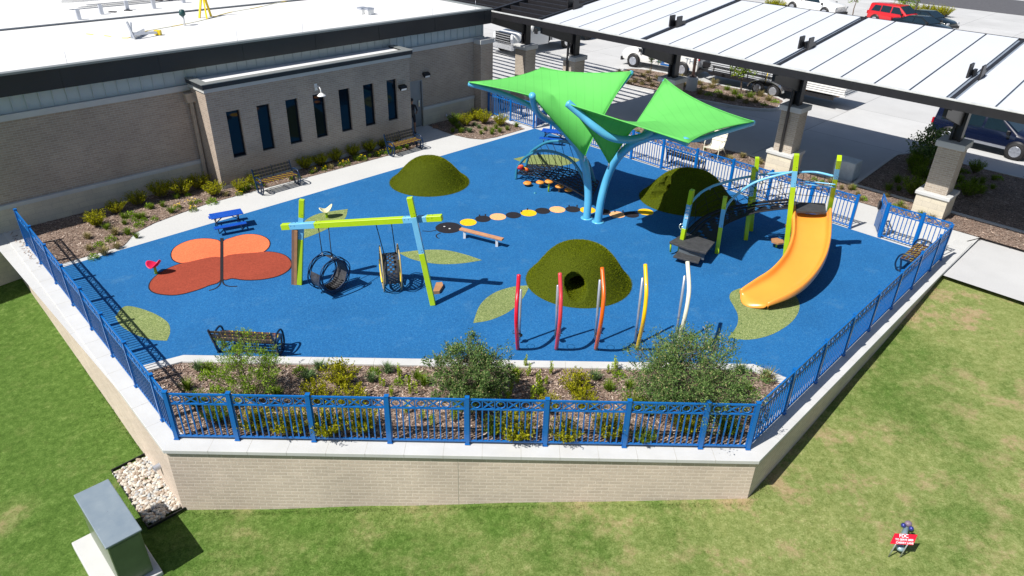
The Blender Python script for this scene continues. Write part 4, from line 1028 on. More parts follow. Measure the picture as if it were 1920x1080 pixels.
# ---- slide
sl_=thing('slide','wide curved orange plastic slide with raised sides','slide',P(1440,572))
lft=pz([(1491,386,1.63),(1490,408,1.44),(1489,436,1.20),(1480,466,.98),(1464,490,.80),(1443,510,.65),(1418,525,.50),(1392,538,.38)])
rgt=pz([(1556,391,1.63),(1556,418,1.44),(1554,448,1.22),(1546,478,1.0),(1530,506,.82),(1507,531,.66),(1480,548,.52),(1441,562,.36)])
lft=crom(lft,5); rgt=crom(rgt,5); n=len(lft)
prof=[(-.055,.02),(-.045,.20),(-.02,.235),(.005,.22),(.03,.08),(.10,.0),(.3,-.035),(.5,-.045),(.7,-.035),(.90,.0),(.97,.08),(.995,.22),(1.02,.235),(1.045,.20),(1.055,.02)]
vs=[]; 
for i in range(n):
    t=i/(n-1); k=1.0 if t<.8 else 1-.55*((t-.8)/.2)**1.5
    for s_,h in prof:
        q=lft[i].lerp(rgt[i],s_); vs.append(q+Vector((0,0,h*k-.2*1)))
# bottom lip rounds outward
m_=len(prof); fs=[(i*m_+j,i*m_+j+1,(i+1)*m_+j+1,(i+1)*m_+j) for i in range(n-1) for j in range(m_-1)]
d=((lft[-1]-lft[-3])+(rgt[-1]-rgt[-3])).normalized(); 
for e_ in (1,2,3):
    for s_,h in prof:
        ss=min(1,max(0,s_)); q=lft[-1].lerp(rgt[-1],s_); rr=math.sin(math.pi*ss)
        vs.append(q+d*(.09*e_*rr)+Vector((0,0,h*.45-.2-.035*e_*e_/3)))
nn=n+3
fs=[(i*m_+j,i*m_+j+1,(i+1)*m_+j+1,(i+1)*m_+j) for i in range(nn-1) for j in range(m_-1)]
b=MB(); b.add(vs,fs,sm=True); o=b.build('chute',SLIDE,sl_); md=o.modifiers.new('s','SOLIDIFY'); md.thickness=.025; md.offset=-1
md=o.modifiers.new('sub','SUBSURF'); md.levels=1; md.render_levels=1
b=MB(); q=P(1438,571); b.tube([q,(q.x,q.y,.22)],.03,8); q2=P(1500,520); b.tube([(q2.x,q2.y+.3,0),(q2.x,q2.y+.3,.6)],.03,8); b.build('support_leg',LIME,sl_)
# ================================================================== ARCH NET CLIMBER AND PODS
ar=thing('arch_net_climber','dark teal arches holding a low black rope net','play structure',P(1040,355))
FA=P(967.5,336); FB=P(1106,386)
archA=[FA]+[onplane(x,y,FA,FB) for x,y in ((969,318),(976,305),(988,293),(1008,284),(1027,283),(1048,288),(1069,299),(1083,315),(1096,340))]+[FB]
archA=crom(archA,5); MB().tube(archA,.055,12).build('arch_tube',TEAL,ar)
FC=P(985,320); FD=P(1118,352)
archB=crom([FC]+[onplane(x,y,FC,FD) for x,y in ((988,303),(995,286),(1008,276),(1020,269),(1034,265),(1055,265),(1073,271),(1089,287),(1105,309))]+[FD],5)
MB().tube(archB,.055,12).build('arch_tube',TEAL,ar)
F1=P(1003,363); top_=archA[20]
MB().tube(crom([F1,onplane(997,341,F1,archB[14]),onplane(996.5,313,F1,archB[14]),onplane(1001,292,F1,archB[14]),archB[14]],5),.055,12).build('arch_tube',TEAL,ar)
F4=P(1117,358)
b=MB(); net0=[FA.lerp(FB,t)+Vector((0,0,.22+.25*math.sin(math.pi*t))) for t in [i/14 for i in range(15)]]
net1=[FC.lerp(FD,t)+Vector((.1,.1,.22+.25*math.sin(math.pi*t))) for t in [i/14 for i in range(15)]]
for i in range(15):
    for j in range(7):
        if i<14:
            a=net0[i].lerp(net1[i],j/6); c=net0[i+1].lerp(net1[i+1],j/6); b.bar(a,c,.05,.02)
        if j<6: b.bar(net0[i].lerp(net1[i],j/6),net0[i].lerp(net1[i],(j+1)/6),.045,.016)
        if i<14 and j<6: b.bar(net0[i].lerp(net1[i],j/6),net0[i+1].lerp(net1[i+1],(j+1)/6),.04,.013)
b.build('rope_net',ROPE,ar)
b=MB()
for i in range(1,12):
    a=archA[int(5+(len(archA)-11)*i/12)]; MB().tube([a,net0[min(14,round(14*i/12))]],.011,5).build('hanger_rope',ROPE,ar)
for i in range(1,10):
    a=archB[int(5+(len(archB)-11)*i/10)]; MB().tube([a,net1[min(14,round(14*i/10))]],.011,5).build('hanger_rope',ROPE,ar)
b=MB()
for k,(x,y,z) in enumerate(((977,312,.75),(979,316,.65),(984,317,.6),(987,318,.6),(975,315,.7))):
    b.ell(P(x,y,z),(.11,.05,.07),8,6,m=k%3)
b.build('flower_panel',[mat('flower_orange',(.75,.12,.01),.5),mat('flower_red',(.45,.01,.03),.5),YEL],ar)
PODL=['leftmost low orange mushroom pod beside the arch leg','orange mushroom pod second from the left, slightly tilted','tallest orange mushroom pod on a lime stem','orange mushroom pod second from the right, in shade','rightmost low orange mushroom pod in shade']
for k,(x,y,z) in enumerate(((989,343,.12),(1013,341.5,.22),(1029.5,340,.42),(1049,349,.24),(1066,355.5,.10))):
    c=P(x,y,z); t=thing('mushroom_pod',PODL[k],'play step',(c.x,c.y,0),0,'orange mushroom stepping pods')
    MB().lathe([(0,z+.05),(.12,z+.04),(.17,z+.0),(.165,z-.03),(.05,z-.05)],(0,0,0),18).build('cap',PODO,t,world=False)
    MB().tube([(0,0,0),(0,0,max(.03,z-.03))],.035,10).build('stem',LIME if k==2 else BROWN,t,world=False)
# balance beam
t=thing('balance_beam','low tan balance beam on short white legs','balance beam',P(905,445))
a=P(863,429,.30); c=P(943,449,.30); bevel(MB().bar(a,c,.16,.06).build('beam',mat('beam_tan',(.50,.25,.13),.55),t),.01)
for u_ in (.1,.86):
    q=a.lerp(c,u_); MB().box((q.x,q.y,.13),(.08,.08,.26)).build('leg',WHITEP,t)
# tulip seats
def tulip(px,label,m,h,rz,sc1=1.):
    p=P(*px); t=thing('tulip_seat',label,'spinning seat',p,rz)
    vs=[]; nu,nv=28,9
    for j in range(nv+1):
        r=j/nv
        for i in range(nu):
            th=2*math.pi*i/nu; lift=.06*r**2+.20*r**2*max(0,math.cos(th))**1.5+.10*r**2*max(0,-math.cos(th))**2-.03*r*r*abs(math.sin(th))
            R=.21*(1+.12*abs(math.cos(th))); vs.append((r*R*math.cos(th)*sc1,r*R*.85*math.sin(th)*sc1,h+lift*sc1))
    fs=[(j*nu+i,j*nu+(i+1)%nu,(j+1)*nu+(i+1)%nu,(j+1)*nu+i) for j in range(nv) for i in range(nu)]
    b=MB(); b.add(vs,fs,sm=True); o=b.build('seat',m,t,world=False); md=o.modifiers.new('s','SOLIDIFY'); md.thickness=.025
    MB().tube([(0,0,0),(0,0,h+.01)],[.05,.035],10).build('stem',LIME,t,world=False)
tulip((293,513),'pink petal shaped seat on a lime stem beside the butterfly',PINK,.22,-.25)
tulip((613,408),'cream petal shaped seat on a lime stem over a leaf',CREAM,.22,.35)
# ================================================================== BENCHES AND TABLES
def make_bench(name,label):
    t=thing(name,label,'bench',(0,0,0),0); L=1.52
    b=MB()
    for i in range(4): b.box((0,.02+.118*i,.43),(L-.06,.095,.022),M=None)
    o=b.build('seat',PLAID,t,world=False); bevel(o,.006,1)
    b=MB(); sl=Matrix.Rotation(rad(-16),3,'X')
    for i in range(3): b.box((0,.50+.033*i,.54+.115*i),(L-.04,.022,.085),M=sl)
    bevel(b.build('backrest',PLAIDB,t,world=False),.006,1)
    for s_ in (-1,1):
        x=s_*(L/2); b=MB()
        loop=crom([(x,.02,0.03),(x,-.10,.20),(x,-.08,.45),(x,.02,.58),(x,.18,.61),(x,.36,.57),(x,.44,.43),(x,.40,.20),(x,.30,.03)],4,True)
        b.tube(loop,.026,7,closed=True)
        b.bar((x,-.02,.41),(x,.46,.41),.04,.05); b.bar((x,.46,.40),(x,.59,.84),.035,.05); b.bar((x,.10,.02),(x,.02,.41),.035,.05); b.bar((x,.30,.02),(x,.42,.41),.035,.05); b.bar((x,-.0,.018),(x,.36,.018),.06,.03)
        b.build('end_frame',NAVY,t,world=False)
    b=MB(); b.bar((0,.0,.405),(0,.47,.405),.04,.035); b.bar((0,.47,.41),(0,.60,.84),.03,.03); b.build('middle_rib',NAVY,t,world=False)
    return t
def put(src,loc,rz,label,group,first):
    o=src if first else copy_tree(src); o.location=loc; o.rotation_euler=(0,0,rz); o['label']=label; o['group']=group; return o
bench=make_bench('bench','')
dirR=math.atan2(dr_.y,dr_.x)
BL=[(B(11.78,23.62),AB,'slatted plaid bench by the wall, left of the two under the slit windows'),
 (B(17.85,23.78),AB,'slatted plaid bench by the wall nearest the grey door'),
 (Vector((-6.45,14.72,0)),math.pi-.05,'slatted bench seen from behind at the front left of the blue ground'),
 (C2+dr_*11.55+Vector((-dr_.y,dr_.x,0))*.72,dirR+math.pi,'slatted plaid bench tucked against the right railing'),
 (B(25.55,14.75),AB+math.pi/2,'dark slatted bench behind the middle of the back railing'),
 (B(25.7,25.0),AB+math.pi/2,'dark bench behind the short railing by the brick pier')]
for i,(p,rz,lb) in enumerate(BL):
    if i==4: rz=AB+math.pi/2
    put(bench,p,rz,lb,'slatted benches with looped ends',i==0)
def make_picnic():
    t=thing('picnic_table','','picnic table',(0,0,0))
    def board(b,c,sx_,sy_): b.box(c,(sx_,sy_,.03))
    bevel(MB().box((0,0,.50),(1.02,.46,.03)).build('table_top',PBLUE,t,world=False),.008)
    for s_ in (-1,1): bevel(MB().box((0,.47*s_,.28),(1.02,.20,.028)).build('seat',PBLUE,t,world=False),.008)
    for x in (-.36,.36):
        b=MB(); b.bar((x,-.34,.01),(x,.17,.485),.03,.035); b.bar((x,.34,.01),(x,-.17,.485),.028,.034); b.bar((x,-.5,.255),(x,.5,.255),.026,.03); b.bar((x,0,.25),(x*.2,0,.47),.022,.025)
        b.build('leg',NAVY,t,world=False)
    return t
pic=make_picnic()
put(pic,P(429,427,0),AB-.28+.02,'small blue picnic table near the butterfly','small blue picnic tables',True)
put(pic,P(1036,263,0)+Vector((0,-.2,0)),-.25,'small blue picnic table far back behind the net arch','small blue picnic tables',False)
# ================================================================== LAWN FURNITURE
def groundrot(rz): return Matrix.Rotation(rz,3,'Z')
# utility cabinet
zt=-.55; k0=P(150,922,zt); k1=P(201,900,zt); k2=P(262,992,zt)
dirv=(k2-k1); Lc=dirv.length; dirv.normalize(); dirw=Vector((dirv.y,-dirv.x,0)); 
if dirw.dot(k0-k1)<0: dirw=-dirw
wid=.60; gz=-1.85
cb=thing('utility_cabinet','green grey utility cabinet on a pale concrete pad','utility cabinet',((k1+k2)/2+dirw*wid/2)*1.0,0); cb.location.z=gz
fp=[k1,k2,k2+dirw*wid,k1+dirw*wid]
bevel(MB().slab(fp,gz+.12,zt-.05).build('body',mat('cabinet_green',(.13,.17,.10),.35,var=.15,vs=3),cb),.02)
ex=.03; fp2=[k1-dirv*ex-dirw*ex,k2+dirv*ex-dirw*ex,k2+dirv*ex+dirw*(wid+ex),k1-dirv*ex+dirw*(wid+ex)]
m,n,l,bs_=newmat('cabinet_lid'); bs_.inputs['Roughness'].default_value=.45
co_=coords(n,l,'World'); l.new(mixc(n,l,ramp(n,l,nz(n,l,co_,9,8,.8),[(.62,(0,0,0)),(.72,(1,1,1))]),ramp(n,l,nz(n,l,co_,2.5,5),[(.3,(.17,.22,.27)),(.7,(.23,.28,.32))]),(.5,.52,.52)),bs_.inputs['Base Color'])
bevel(MB().slab(fp2,zt-.048,zt).build('lid',m,cb),.015)
bevel(MB().slab([k1+dirw*(-.12)-dirv*.1,k2-dirw*.12+dirv*.14,k2+dirw*(wid+.36)+dirv*.14,k1+dirw*(wid+.36)-dirv*.1],gz-.1,gz+.118).build('concrete_pad',CAST,cb),.02)
_e=dirv*.012; _fc=k2+dirw*wid/2
a_=k2+dirw*.05; c_=k2+dirw*.55; MB().extr([(a_.x,a_.y,gz+.20),(c_.x,c_.y,gz+.20),(c_.x,c_.y,zt-.10),(a_.x,a_.y,zt-.10)],dirv*.008).build('door',bpy.data.materials['cabinet_green'],cb)
MB().bar((k1+k2)/2+dirw*(wid/2)+Vector((0,0,.003)),(k1+k2)/2+dirw*(wid/2)+Vector((0,0,.006)),.01,.01).build('lid_rivet',SILV,cb)
# river rock bed with dark edging
def G_(x,y,z=-1.745): return P(x,y,z)
rk=[G_(210,884),G_(276,851),G_(349,954),G_(279,991)]
e=MB()
for a,c in zip(rk,rk[1:]+rk[:1]): e.bar(a+Vector((0,0,.02)),c+Vector((0,0,.02)),.025,.07)
tag(e.build('bed_edging',BLK),'thin black edging strip round the river rock bed','edging')
rnd=random.Random(4); b=MB()
for i in range(20):
    for j in range(34):
        s_=.04+.92*(i+rnd.uniform(.1,.9))/20; t_=.02+.96*(j+rnd.uniform(.1,.9))/34
        p=rk[0].lerp(rk[3],t_*1.0).lerp(rk[1].lerp(rk[2],t_),s_) if False else (rk[0].lerp(rk[1],t_)).lerp(rk[3].lerp(rk[2],t_),s_)
        r=rnd.uniform(.03,.058); M=Matrix.Rotation(rnd.uniform(0,6.28),3,'Z')@Matrix.Rotation(rnd.uniform(-.5,.5),3,'X')
        bb0=len(b.v); b.ell(p+Vector((0,0,.015+rnd.uniform(0,.04))),(r*rnd.uniform(.9,1.3),r*rnd.uniform(.7,1),r*rnd.uniform(.5,.8)),9,6,M=M)
        for q in range(bb0,len(b.v)): b.v[q]+=noise.noise_vector(b.v[q]*14)*.012
tag(b.build('river_rocks',RIVER),'bed of pale and tan river rocks beside the brick wall','rocks',kind='stuff')
# drain outlet on the wall
t=thing('drain_outlet','round grey drain pipe sticking out of the wall above the rocks','pipe',P(302,872,-1.2)); MB().tube([P(300,870,-1.15)+Vector((.15,.12,0)),P(300,872,-1.15)+Vector((-.1,-.1,-.03))],.07,12,cap=False).build('pipe',SILV,t)
# red sign on stakes and the grey hydrant-like standpipe behind
sp0=P(1695,1012,-.95); gzz=lawn_z(sp0.x,sp0.y)
sg=thing('warning_sign','small red fire connection sign leaning on a grey standpipe','sign',(sp0.x,sp0.y,gzz))
zt_=-.62
SM=None
A_=P(1669,1019.4,zt_-.06); B_=P(1712,1022,zt_-.06); D_=P(1678,1000,zt_+.06); C_=B_+(D_-A_)
o=MB().extr([A_,B_,C_,D_],(B_-A_).cross(D_-A_).normalized()*-.012).build('panel',mat('sign_red',(.62,.008,.03),.4),sg)
X=(B_-A_).normalized(); Nn=(B_-A_).cross(D_-A_).normalized(); Y=Nn.cross(X); cc_=(A_+B_+C_+D_)/4+Nn*.004
# the board is sheared only by perspective: letters follow its own axes
def Msign(c): return Matrix(((X.x,Y.x,Nn.x,c.x),(X.y,Y.y,Nn.y,c.y),(X.z,Y.z,Nn.z,c.z),(0,0,0,1)))
Hs=(D_-A_).length
tx('FDC',.092,Msign(cc_+Y*Hs*.25),LETW,sg,bold=.0012); tx('TO SERVE 2800\nCHERRY LANE',.052,Msign(cc_-Y*Hs*.18),LETW,sg,bold=.0008)
b=MB()
for q in (.25,.75): a=A_.lerp(B_,q); b.tube([a,(a.x,a.y+.05,gzz-.05)],.012,5)
b.build('stake',SILV,sg)
hp=P(1698,1005,gzz+.3); hp=Vector((hp.x,hp.y,gzz))
hy=thing('standpipe','grey twin outlet fire standpipe with purple caps on the lawn','standpipe',hp)
b=MB(); lo_=P(1688,1027,gzz+.16); hi_=P(1699,990,gzz+.30); b.tube([lo_,lo_.lerp(hi_,.5),hi_],.052,12); b.ell(lo_,(.085,.085,.06)); b.tube([(hi_.x,hi_.y,gzz-.1),hi_],.05,10); b.build('body',mat('hydrant_grey',(.28,.40,.45),.4,metal=.3),hy)
for x,y in ((1694,985),(1708.5,991)):
    MB().ell(P(x,y,gzz+.36),(.05,.05,.05)).build('cap',mat('cap_blue',(.05,.06,.28),.3,metal=.4),hy)
MB().ell(P(1703,982,gzz+.36),(.075,.065,.06)).build('top_cap',mat('cap_mauve',(.20,.15,.20),.5),hy)
# ================================================================== PLANTS
def leaf_quad(b,c,d,n_,L,W_):
    s_=d.cross(n_)
    if s_.length<1e-4: s_=d.orthogonal()
    s_.normalize(); b.add([c-s_*W_*.5,c+d*L*.55-s_*W_*.5*0-s_*W_*.6,c+d*L,c+d*L*.55+s_*W_*.6],[(0,1,2,3)])
def rv(r): 
    v=Vector((r.gauss(0,1),r.gauss(0,1),r.gauss(0,1))); return v.normalized()
def shrub_mesh(seed,kind):
    r=random.Random(seed); b=MB(); st=MB()
    if kind=='round':                                        # many upright stems with short needles, about 0.6 m
        for k in range(95):
            th=r.uniform(0,6.28); sp=r.uniform(0,1)**.6*.75; d=Vector((math.cos(th)*sp,math.sin(th)*sp,1)).normalized()
            H=.58*(1-.25*sp)*r.uniform(.75,1.1); p=Vector((math.cos(th)*sp*.07,math.sin(th)*sp*.07,0)); curve=Vector((math.cos(th),math.sin(th),0))*r.uniform(0,.10)
            st.bar(p,p+d*H*.7,.006,.006)
            m=22
            for i in range(m):
                t=.25+.75*i/m; c=p+d*H*t+curve*t*t; ld=(d*.7+rv(r)*.75).normalized(); leaf_quad(b,c,ld,rv(r),r.uniform(.04,.07),.017)
    elif kind=='tuft':                                       # grassy tuft 0.3 m
        for k in range(150):
            th=r.uniform(0,6.28); sp=r.uniform(0,1)*.8; d=Vector((math.cos(th)*sp,math.sin(th)*sp,1)).normalized(); L=r.uniform(.16,.34)
            p=Vector((math.cos(th),math.sin(th),0))*r.uniform(0,.06); q=p+d*L*.6; e_=q+(d+Vector((math.cos(th)*.5,math.sin(th)*.5,-.2))).normalized()*L*.4
            s_=Vector((-math.sin(th),math.cos(th),0))*.006; b.add([p-s_,p+s_,q+s_*.8,e_,q-s_*.8],[(0,1,2,4),(4,2,3)])
        for k in range(60): leaf_quad(b,Vector((r.gauss(0,.07),r.gauss(0,.07),r.uniform(.03,.2))),rv(r),rv(r),.05,.016)
    elif kind=='leafy':                                      # low leafy perennial
        for k in range(230):
            d=rv(r); d.z=abs(d.z); c=Vector((d.x*.16,d.y*.16,d.z*.18))*r.uniform(.4,1); leaf_quad(b,c,(d+rv(r)*.7).normalized(),rv(r),r.uniform(.035,.06),.02)
    elif kind=='spike':                                      # bright upright shoots
        for k in range(4):
            th=r.uniform(0,6.28); o_=Vector((math.cos(th),math.sin(th),0))*r.uniform(0,.09); H=r.uniform(.22,.42); st.bar(o_,o_+Vector((0,0,H*.8)),.006,.006)
            for i in range(26):
                z=H*(.15+.85*i/26); a=i*2.4; d=Vector((math.cos(a),math.sin(a),.9)).normalized(); leaf_quad(b,o_+Vector((0,0,z)),d,rv(r),.055,.022)
    return b,st
def proto(name,seed,kind,lm,flowers=0):
    b,st=shrub_mesh(seed,kind); t=thing(name,'','plant',(0,0,0))
    b.build('foliage',lm,t,world=False)
    if st.v: st.build('stem',BARK,t,world=False)
    if flowers:
        r=random.Random(seed+99); f=MB()
        for k in range(flowers):
            c=Vector((r.gauss(0,.09),r.gauss(0,.09),r.uniform(.15,.26)))
            for i in range(5): a=i*1.257; leaf_quad(f,c,Vector((math.cos(a),math.sin(a),.3)).normalized(),Vector((0,0,1)),.03,.02)
        f.build('flower',PETAL,t,world=False)
    return t
PR={}
def plant(kindkey,p,s_,label,group=None,cat='shrub',zz=None):
    spec={'ry':('round_shrub','round',LF_Y,0),'rg':('round_shrub','round',LF_G,0),'tg':('grass_tuft','tuft',LF_G,0),'tb':('grass_tuft','tuft',LF_B,0),'tt':('grass_tuft','tuft',LF_T,0),
          'lg':('leafy_plant','leafy',LF_W,0),'lf':('flowering_plant','leafy',LF_G,9),'sp':('upright_plant','spike',LF_S,0)}[kindkey]
    v=random.randrange(3); key=(kindkey,v)
    if key not in PR: PR[key]=o=proto(spec[0],hash(kindkey)%97*0+len(PR)*7+3,spec[1],spec[2],spec[3])
    else: o=copy_tree(PR[key])
    sx_=s_*random.uniform(.92,1.08); o.location=(p.x,p.y,p.z if zz is None else zz); o.rotation_euler=(0,0,random.uniform(0,6.28)); o.scale=(sx_,sx_,s_*random.uniform(.9,1.1))
    o['label']=label; o['category']=cat
    if group: o['group']=group
    return o
def fixw(px_w,y): return 1.12*px_w/ (1337.6/((P(960,y)-CAMP).length))      # pixel width -> metres
# row against the building
row=[(183,424,34),(220,400,32),(260,385,34),(303,371,37),(342,366,38),(375,354,36),(402,367,34),(452,359,28),(476,347,24)]
for i,(x,y,w_) in enumerate(row): plant('ry',P(x,y),fixw(w_,y)/.72,'round feathery shrub, %s from the left in the row against the tan wall'%ORD[i],'round feathery shrubs along the building')
row=[(573,318,29),(601,311,26),(630,303,27),(663,294,28),(693,286,26),(717,277,22),(740,268,20)]
for i,(x,y,w_) in enumerate(row): plant('ry',P(x,y),fixw(w_,y)/.70,'round feathery shrub, %s from the left under the slit windows between the benches'%ORD[i],'round feathery shrubs along the building')
small=[(168,470),(186,462),(208,452),(216,441),(234,421),(247,408),(268,410),(283,392),(262,424),(290,413),(220,466),(176,486),(196,478),(165,448),(322,399),(240,440),(200,430),(398,381),(424,368),(256,446)]
for i,(x,y) in enumerate(small): plant(random.choice(['tg','lg','tt']),P(x,y),random.uniform(.75,1.15),'small green plant in the wall bed left of the first bench','small plants in the wall bed',cat='plant')
rw=random.Random(8)
for i in range(34):
    u=rw.uniform(6.2,18.6); v=rw.uniform(24.25,24.55) if u>9 else rw.uniform(24.2,25.6)
    plant(rw.choice(['tg','lg','tt','tg']),B(u,v),rw.uniform(.6,1.0),'small green plant along the edge of the wall bed','small plants along the wall bed edge',cat='plant')
for i,(x,y) in enumerate([(334,392),(362,383),(363,395),(448,365),(590,322),(608,320),(640,312),(652,309),(682,300),(706,293),(728,287)]):
    plant('lf',P(x,y),random.uniform(.7,1.0),'low plant with yellow flowers in the wall bed','yellow flowering plants in the wall bed',cat='plant')
row=[(852,236,24),(873,236,26),(892,226,27),(907,232,26),(938,236,26)]
for i,(x,y,w_) in enumerate(row): plant('rg' if i==0 else 'ry',P(x,y),fixw(w_,y)/.68,'round shrub, %s from the left in the bed beside the brick pier'%ORD[i],'round shrubs in the pier bed')
for (x,y) in ((849,248),(864,249),(880,248),(898,241),(910,245),(923,247),(937,249),(951,244),(968,238),(889,236),(902,252),(922,252),(930,242),(858,241)):
    plant(random.choice(['tb','tg','tg']),P(x,y),random.uniform(.8,1.1),'small grassy plant in the bed beside the brick pier','small plants in the pier bed',cat='plant')
# front planter
big=[('ry',640,722,62,'large yellow green shrub in the planter, upper one of the left pair'),('ry',594,757,58,'yellow green shrub touching the front railing below the left bushy tree'),('ry',657,760,58,'yellow green shrub touching the railing below the large left shrub'),
 ('ry',1079,738,60,'large yellow green shrub in the planter between the two bushy trees'),('ry',1095,768,52,'yellow green shrub right behind the railing below the middle large shrub'),('ry',1028,772,46,'yellow green shrub behind the railing left of the middle large shrub'),
 ('rg',370,762,40,'dark shrub in the far left corner of the planter'),('rg',1185,768,46,'shrub behind the railing under the right bushy tree'),('rg',1212,776,40,'shrub low under the right bushy tree'),
 ('ry',545,812,54,'yellow green shrub seen through the second railing panel'),('ry',480,806,48,'shrub seen through the railing below the left tree'),('ry',617,818,60,'yellow green shrub seen through the third railing panel'),('ry',680,812,58,'yellow green shrub seen through the third panel, right half'),
 ('ry',968,824,58,'yellow green shrub seen through the fifth railing panel'),('ry',1058,828,52,'yellow green shrub seen through the sixth railing panel'),('ry',1140,822,60,'yellow green shrub seen through the sixth panel, right half'),('rg',1205,832,40,'dark green shrub low against the railing by the seventh post'),
 ('ry',1285,812,46,'yellow green shrub seen through the seventh railing panel'),('rg',1362,815,44,'yellow green shrub behind the last short railing panel'),('rg',410,790,40,'shrub seen through the first railing panel'),('rg',925,815,42,'dark green shrub under the middle bushy tree behind the railing')]
for k,x,y,w_,lb in big: plant(k,P(x,y),fixw(w_,y)/(.64 if y>780 else .76),lb,'shrubs in the front planter')
sm=[('tb',372,694,1.),('lg',385,708,1.2),('tg',352,730,1.),('tg',392,694,.9),('lg',405,738,1.1),('lg',563,700,1.1),('tb',580,713,1.1),('tb',600,694,1.),('lg',702,700,1.0),('tb',727,699,1.),('tb',697,716,1.),('tg',782,710,.9),('tg',795,722,1.),
 ('lg',748,720,.9),('tb',1115,712,1.1),('tg',1141,732,1.),('lg',1160,708,1.),('tg',1180,730,1.),('tb',1385,702,1.2),('lg',1398,735,1.3),('tt',1437,716,1.3),('tg',965,705,1.),('tg',1010,740,.9),('tt',440,764,1.),('tg',520,744,1.),('tg',862,760,1.),('tt',1336,760,1.),('tb',1360,708,1.)]
for k,x,y,s_ in sm: plant(k,P(x,y),s_,'small green plant in the front mulch planter','small plants in the front planter',cat='plant')
for x,y in ((715,726),(752,708),(768,728),(775,740),(733,742),(993,708),(1013,718),(1008,734),(1022,722),(1035,702),(960,735),(968,722),(765,775),(795,790),(808,800),(848,790),(935,750),(955,757),(1000,752),(986,690),(1145,702),(1155,694)):
    plant('sp',P(x,y),random.uniform(.8,1.1),'bright yellow green upright shoots in the front planter','bright shoots in the front planter',cat='plant')
# three bushy small trees in the planter
def bush_tree(name,label,base,R,H,lm,nb,nl,seed,Ls=.05,Ws=.016,droop=0.,z0=.25,bias=(0,0),bare=.0):
    r=random.Random(seed); t=thing(name,label,'small tree',base); st=MB(); lf=MB()
    tips=[]
    for k in range(6):
        th=6.28*k/6+r.uniform(-.3,.3); a=Vector((0,0,0)); d=Vector((math.cos(th)*.55,math.sin(th)*.55,1)).normalized()
        pts=[a]; 
        for q in range(5): d=(d+rv(r)*.22+Vector((bias[0],bias[1],0))*.05).normalized(); pts.append(pts[-1]+d*H*.17)
        st.tube(pts,[.026,.021,.017,.013,.010,.007],6,cap=False)
        tips+=pts[2:]
    for k in range(nb):
        # clumps on the branch ends, uneven radius
        d=rv(r); d.z=d.z*.9+.15; rr=(r.uniform(.25,1)**.5)*(1+.75*noise.noise(d*2.3+Vector((seed*1.3,0,0))))
        c=Vector((d.x*R*rr+bias[0]*.3,d.y*R*rr,z0+H*.48+d.z*H*.45*rr))
        if c.z<z0*.7: c.z=z0*.7+r.uniform(0,.1)
        src=min(r.sample(tips,6),key=lambda q:(q-c).length); 
        st.bar(src,c,.006,.006)
        out=(c-Vector((0,0,z0+H*.3))).normalized(); cs=R*r.uniform(.08,.24)
        for i in range(nl):
            o_=rv(r)*cs*r.uniform(.3,1)+out*r.uniform(0,cs*.8); ld=(out*.6+rv(r)*.8+Vector((0,0,-droop+.2))).normalized(); leaf_quad(lf,c+o_,ld,rv(r),r.uniform(.6,1.2)*Ls,Ws)
    for k in range(nb//6):                                   # loose sprigs that break the outline
        d=rv(r); d.z=abs(d.z)*.9+.1; d.normalize(); rr=1+.6*noise.noise(d*2.3+Vector((seed*1.3,0,0)))
        c=Vector((d.x*R*rr+bias[0]*.3,d.y*R*rr,z0+H*.48+d.z*H*.45*rr)); dr2=(d+Vector((0,0,.7))+rv(r)*.3).normalized(); L=r.uniform(.12,.26)
        st.bar(c-dr2*.1,c+dr2*L,.005,.005)
        for i in range(16):
            leaf_quad(lf,c+dr2*L*(i/15)+rv(r)*.012,(dr2+rv(r)*.9).normalized(),rv(r),Ls*.8,Ws)
    st.build('trunk',BARK,t,world=False); lf.build('crown',lm,t,world=False); return t
bush_tree('bushy_tree','airy light green bushy tree at the left of the front planter',P(476,752),.70,1.42,LF_W,165,40,31,.080,.012,z0=.12)
bush_tree('bushy_tree','dense grey green bushy tree in the middle of the front planter',P(884,768),.80,1.55,LF_D,330,60,32,.062,.020,z0=.08)
bush_tree('bushy_tree','wide grey green bushy tree at the right of the front planter',P(1279,772),1.22,1.62,LF_D,400,60,33,.064,.020,z0=.14)
# strip planting by the carport and lot island
rr_=random.Random(77)
for i in range(26):
    v=rr_.uniform(5.0,21.5); u=rr_.uniform(27.4,28.5)
    if min(abs(v-c) for c in COLV)<.8: continue
    plant(rr_.choice(['tt','lg','tg','tt']),B(u,v,.0),rr_.uniform(.7,1.1),'dry grassy plant in the strip beside the carport pillars','plants in the carport strip',cat='plant')
for i in range(12):
    plant(rr_.choice(['tt','lg','tg']),B(rr_.uniform(27.35,28.6),rr_.uniform(5.6,11),.0),rr_.uniform(.6,1.0),'dry grassy plant in the strip beside the carport pillars','plants in the carport strip',cat='plant')
for (x,y) in ((1160,140),(1168,150),(1183,145),(1190,158),(1178,160),(1205,146),(1215,156),(1203,162),(1222,165),(1232,150),(1238,168),(1215,140)):
    plant('tt',P(x,y,-.1),1.4,'tan ornamental grass left of the light pole in the lot island','tan grasses in the lot island',cat='grass clump')
for (x,y) in ((1310,162),(1318,170),(1333,168),(1345,178),(1350,186),(1338,160),(1362,172),(1376,180),(1385,188),(1372,192),(1405,186),(1415,196),(1398,197),(1424,184),(1440,192),(1432,201),(1452,196),(1312,180),(1360,190),(1328,182),(1275,152),(1280,165)):
    plant(rr_.choice(['tt','lg','tt','tg']),P(x,y,-.1),1.6,'mixed plant right of the light pole in the lot island','mixed plants in the lot island',cat='plant')
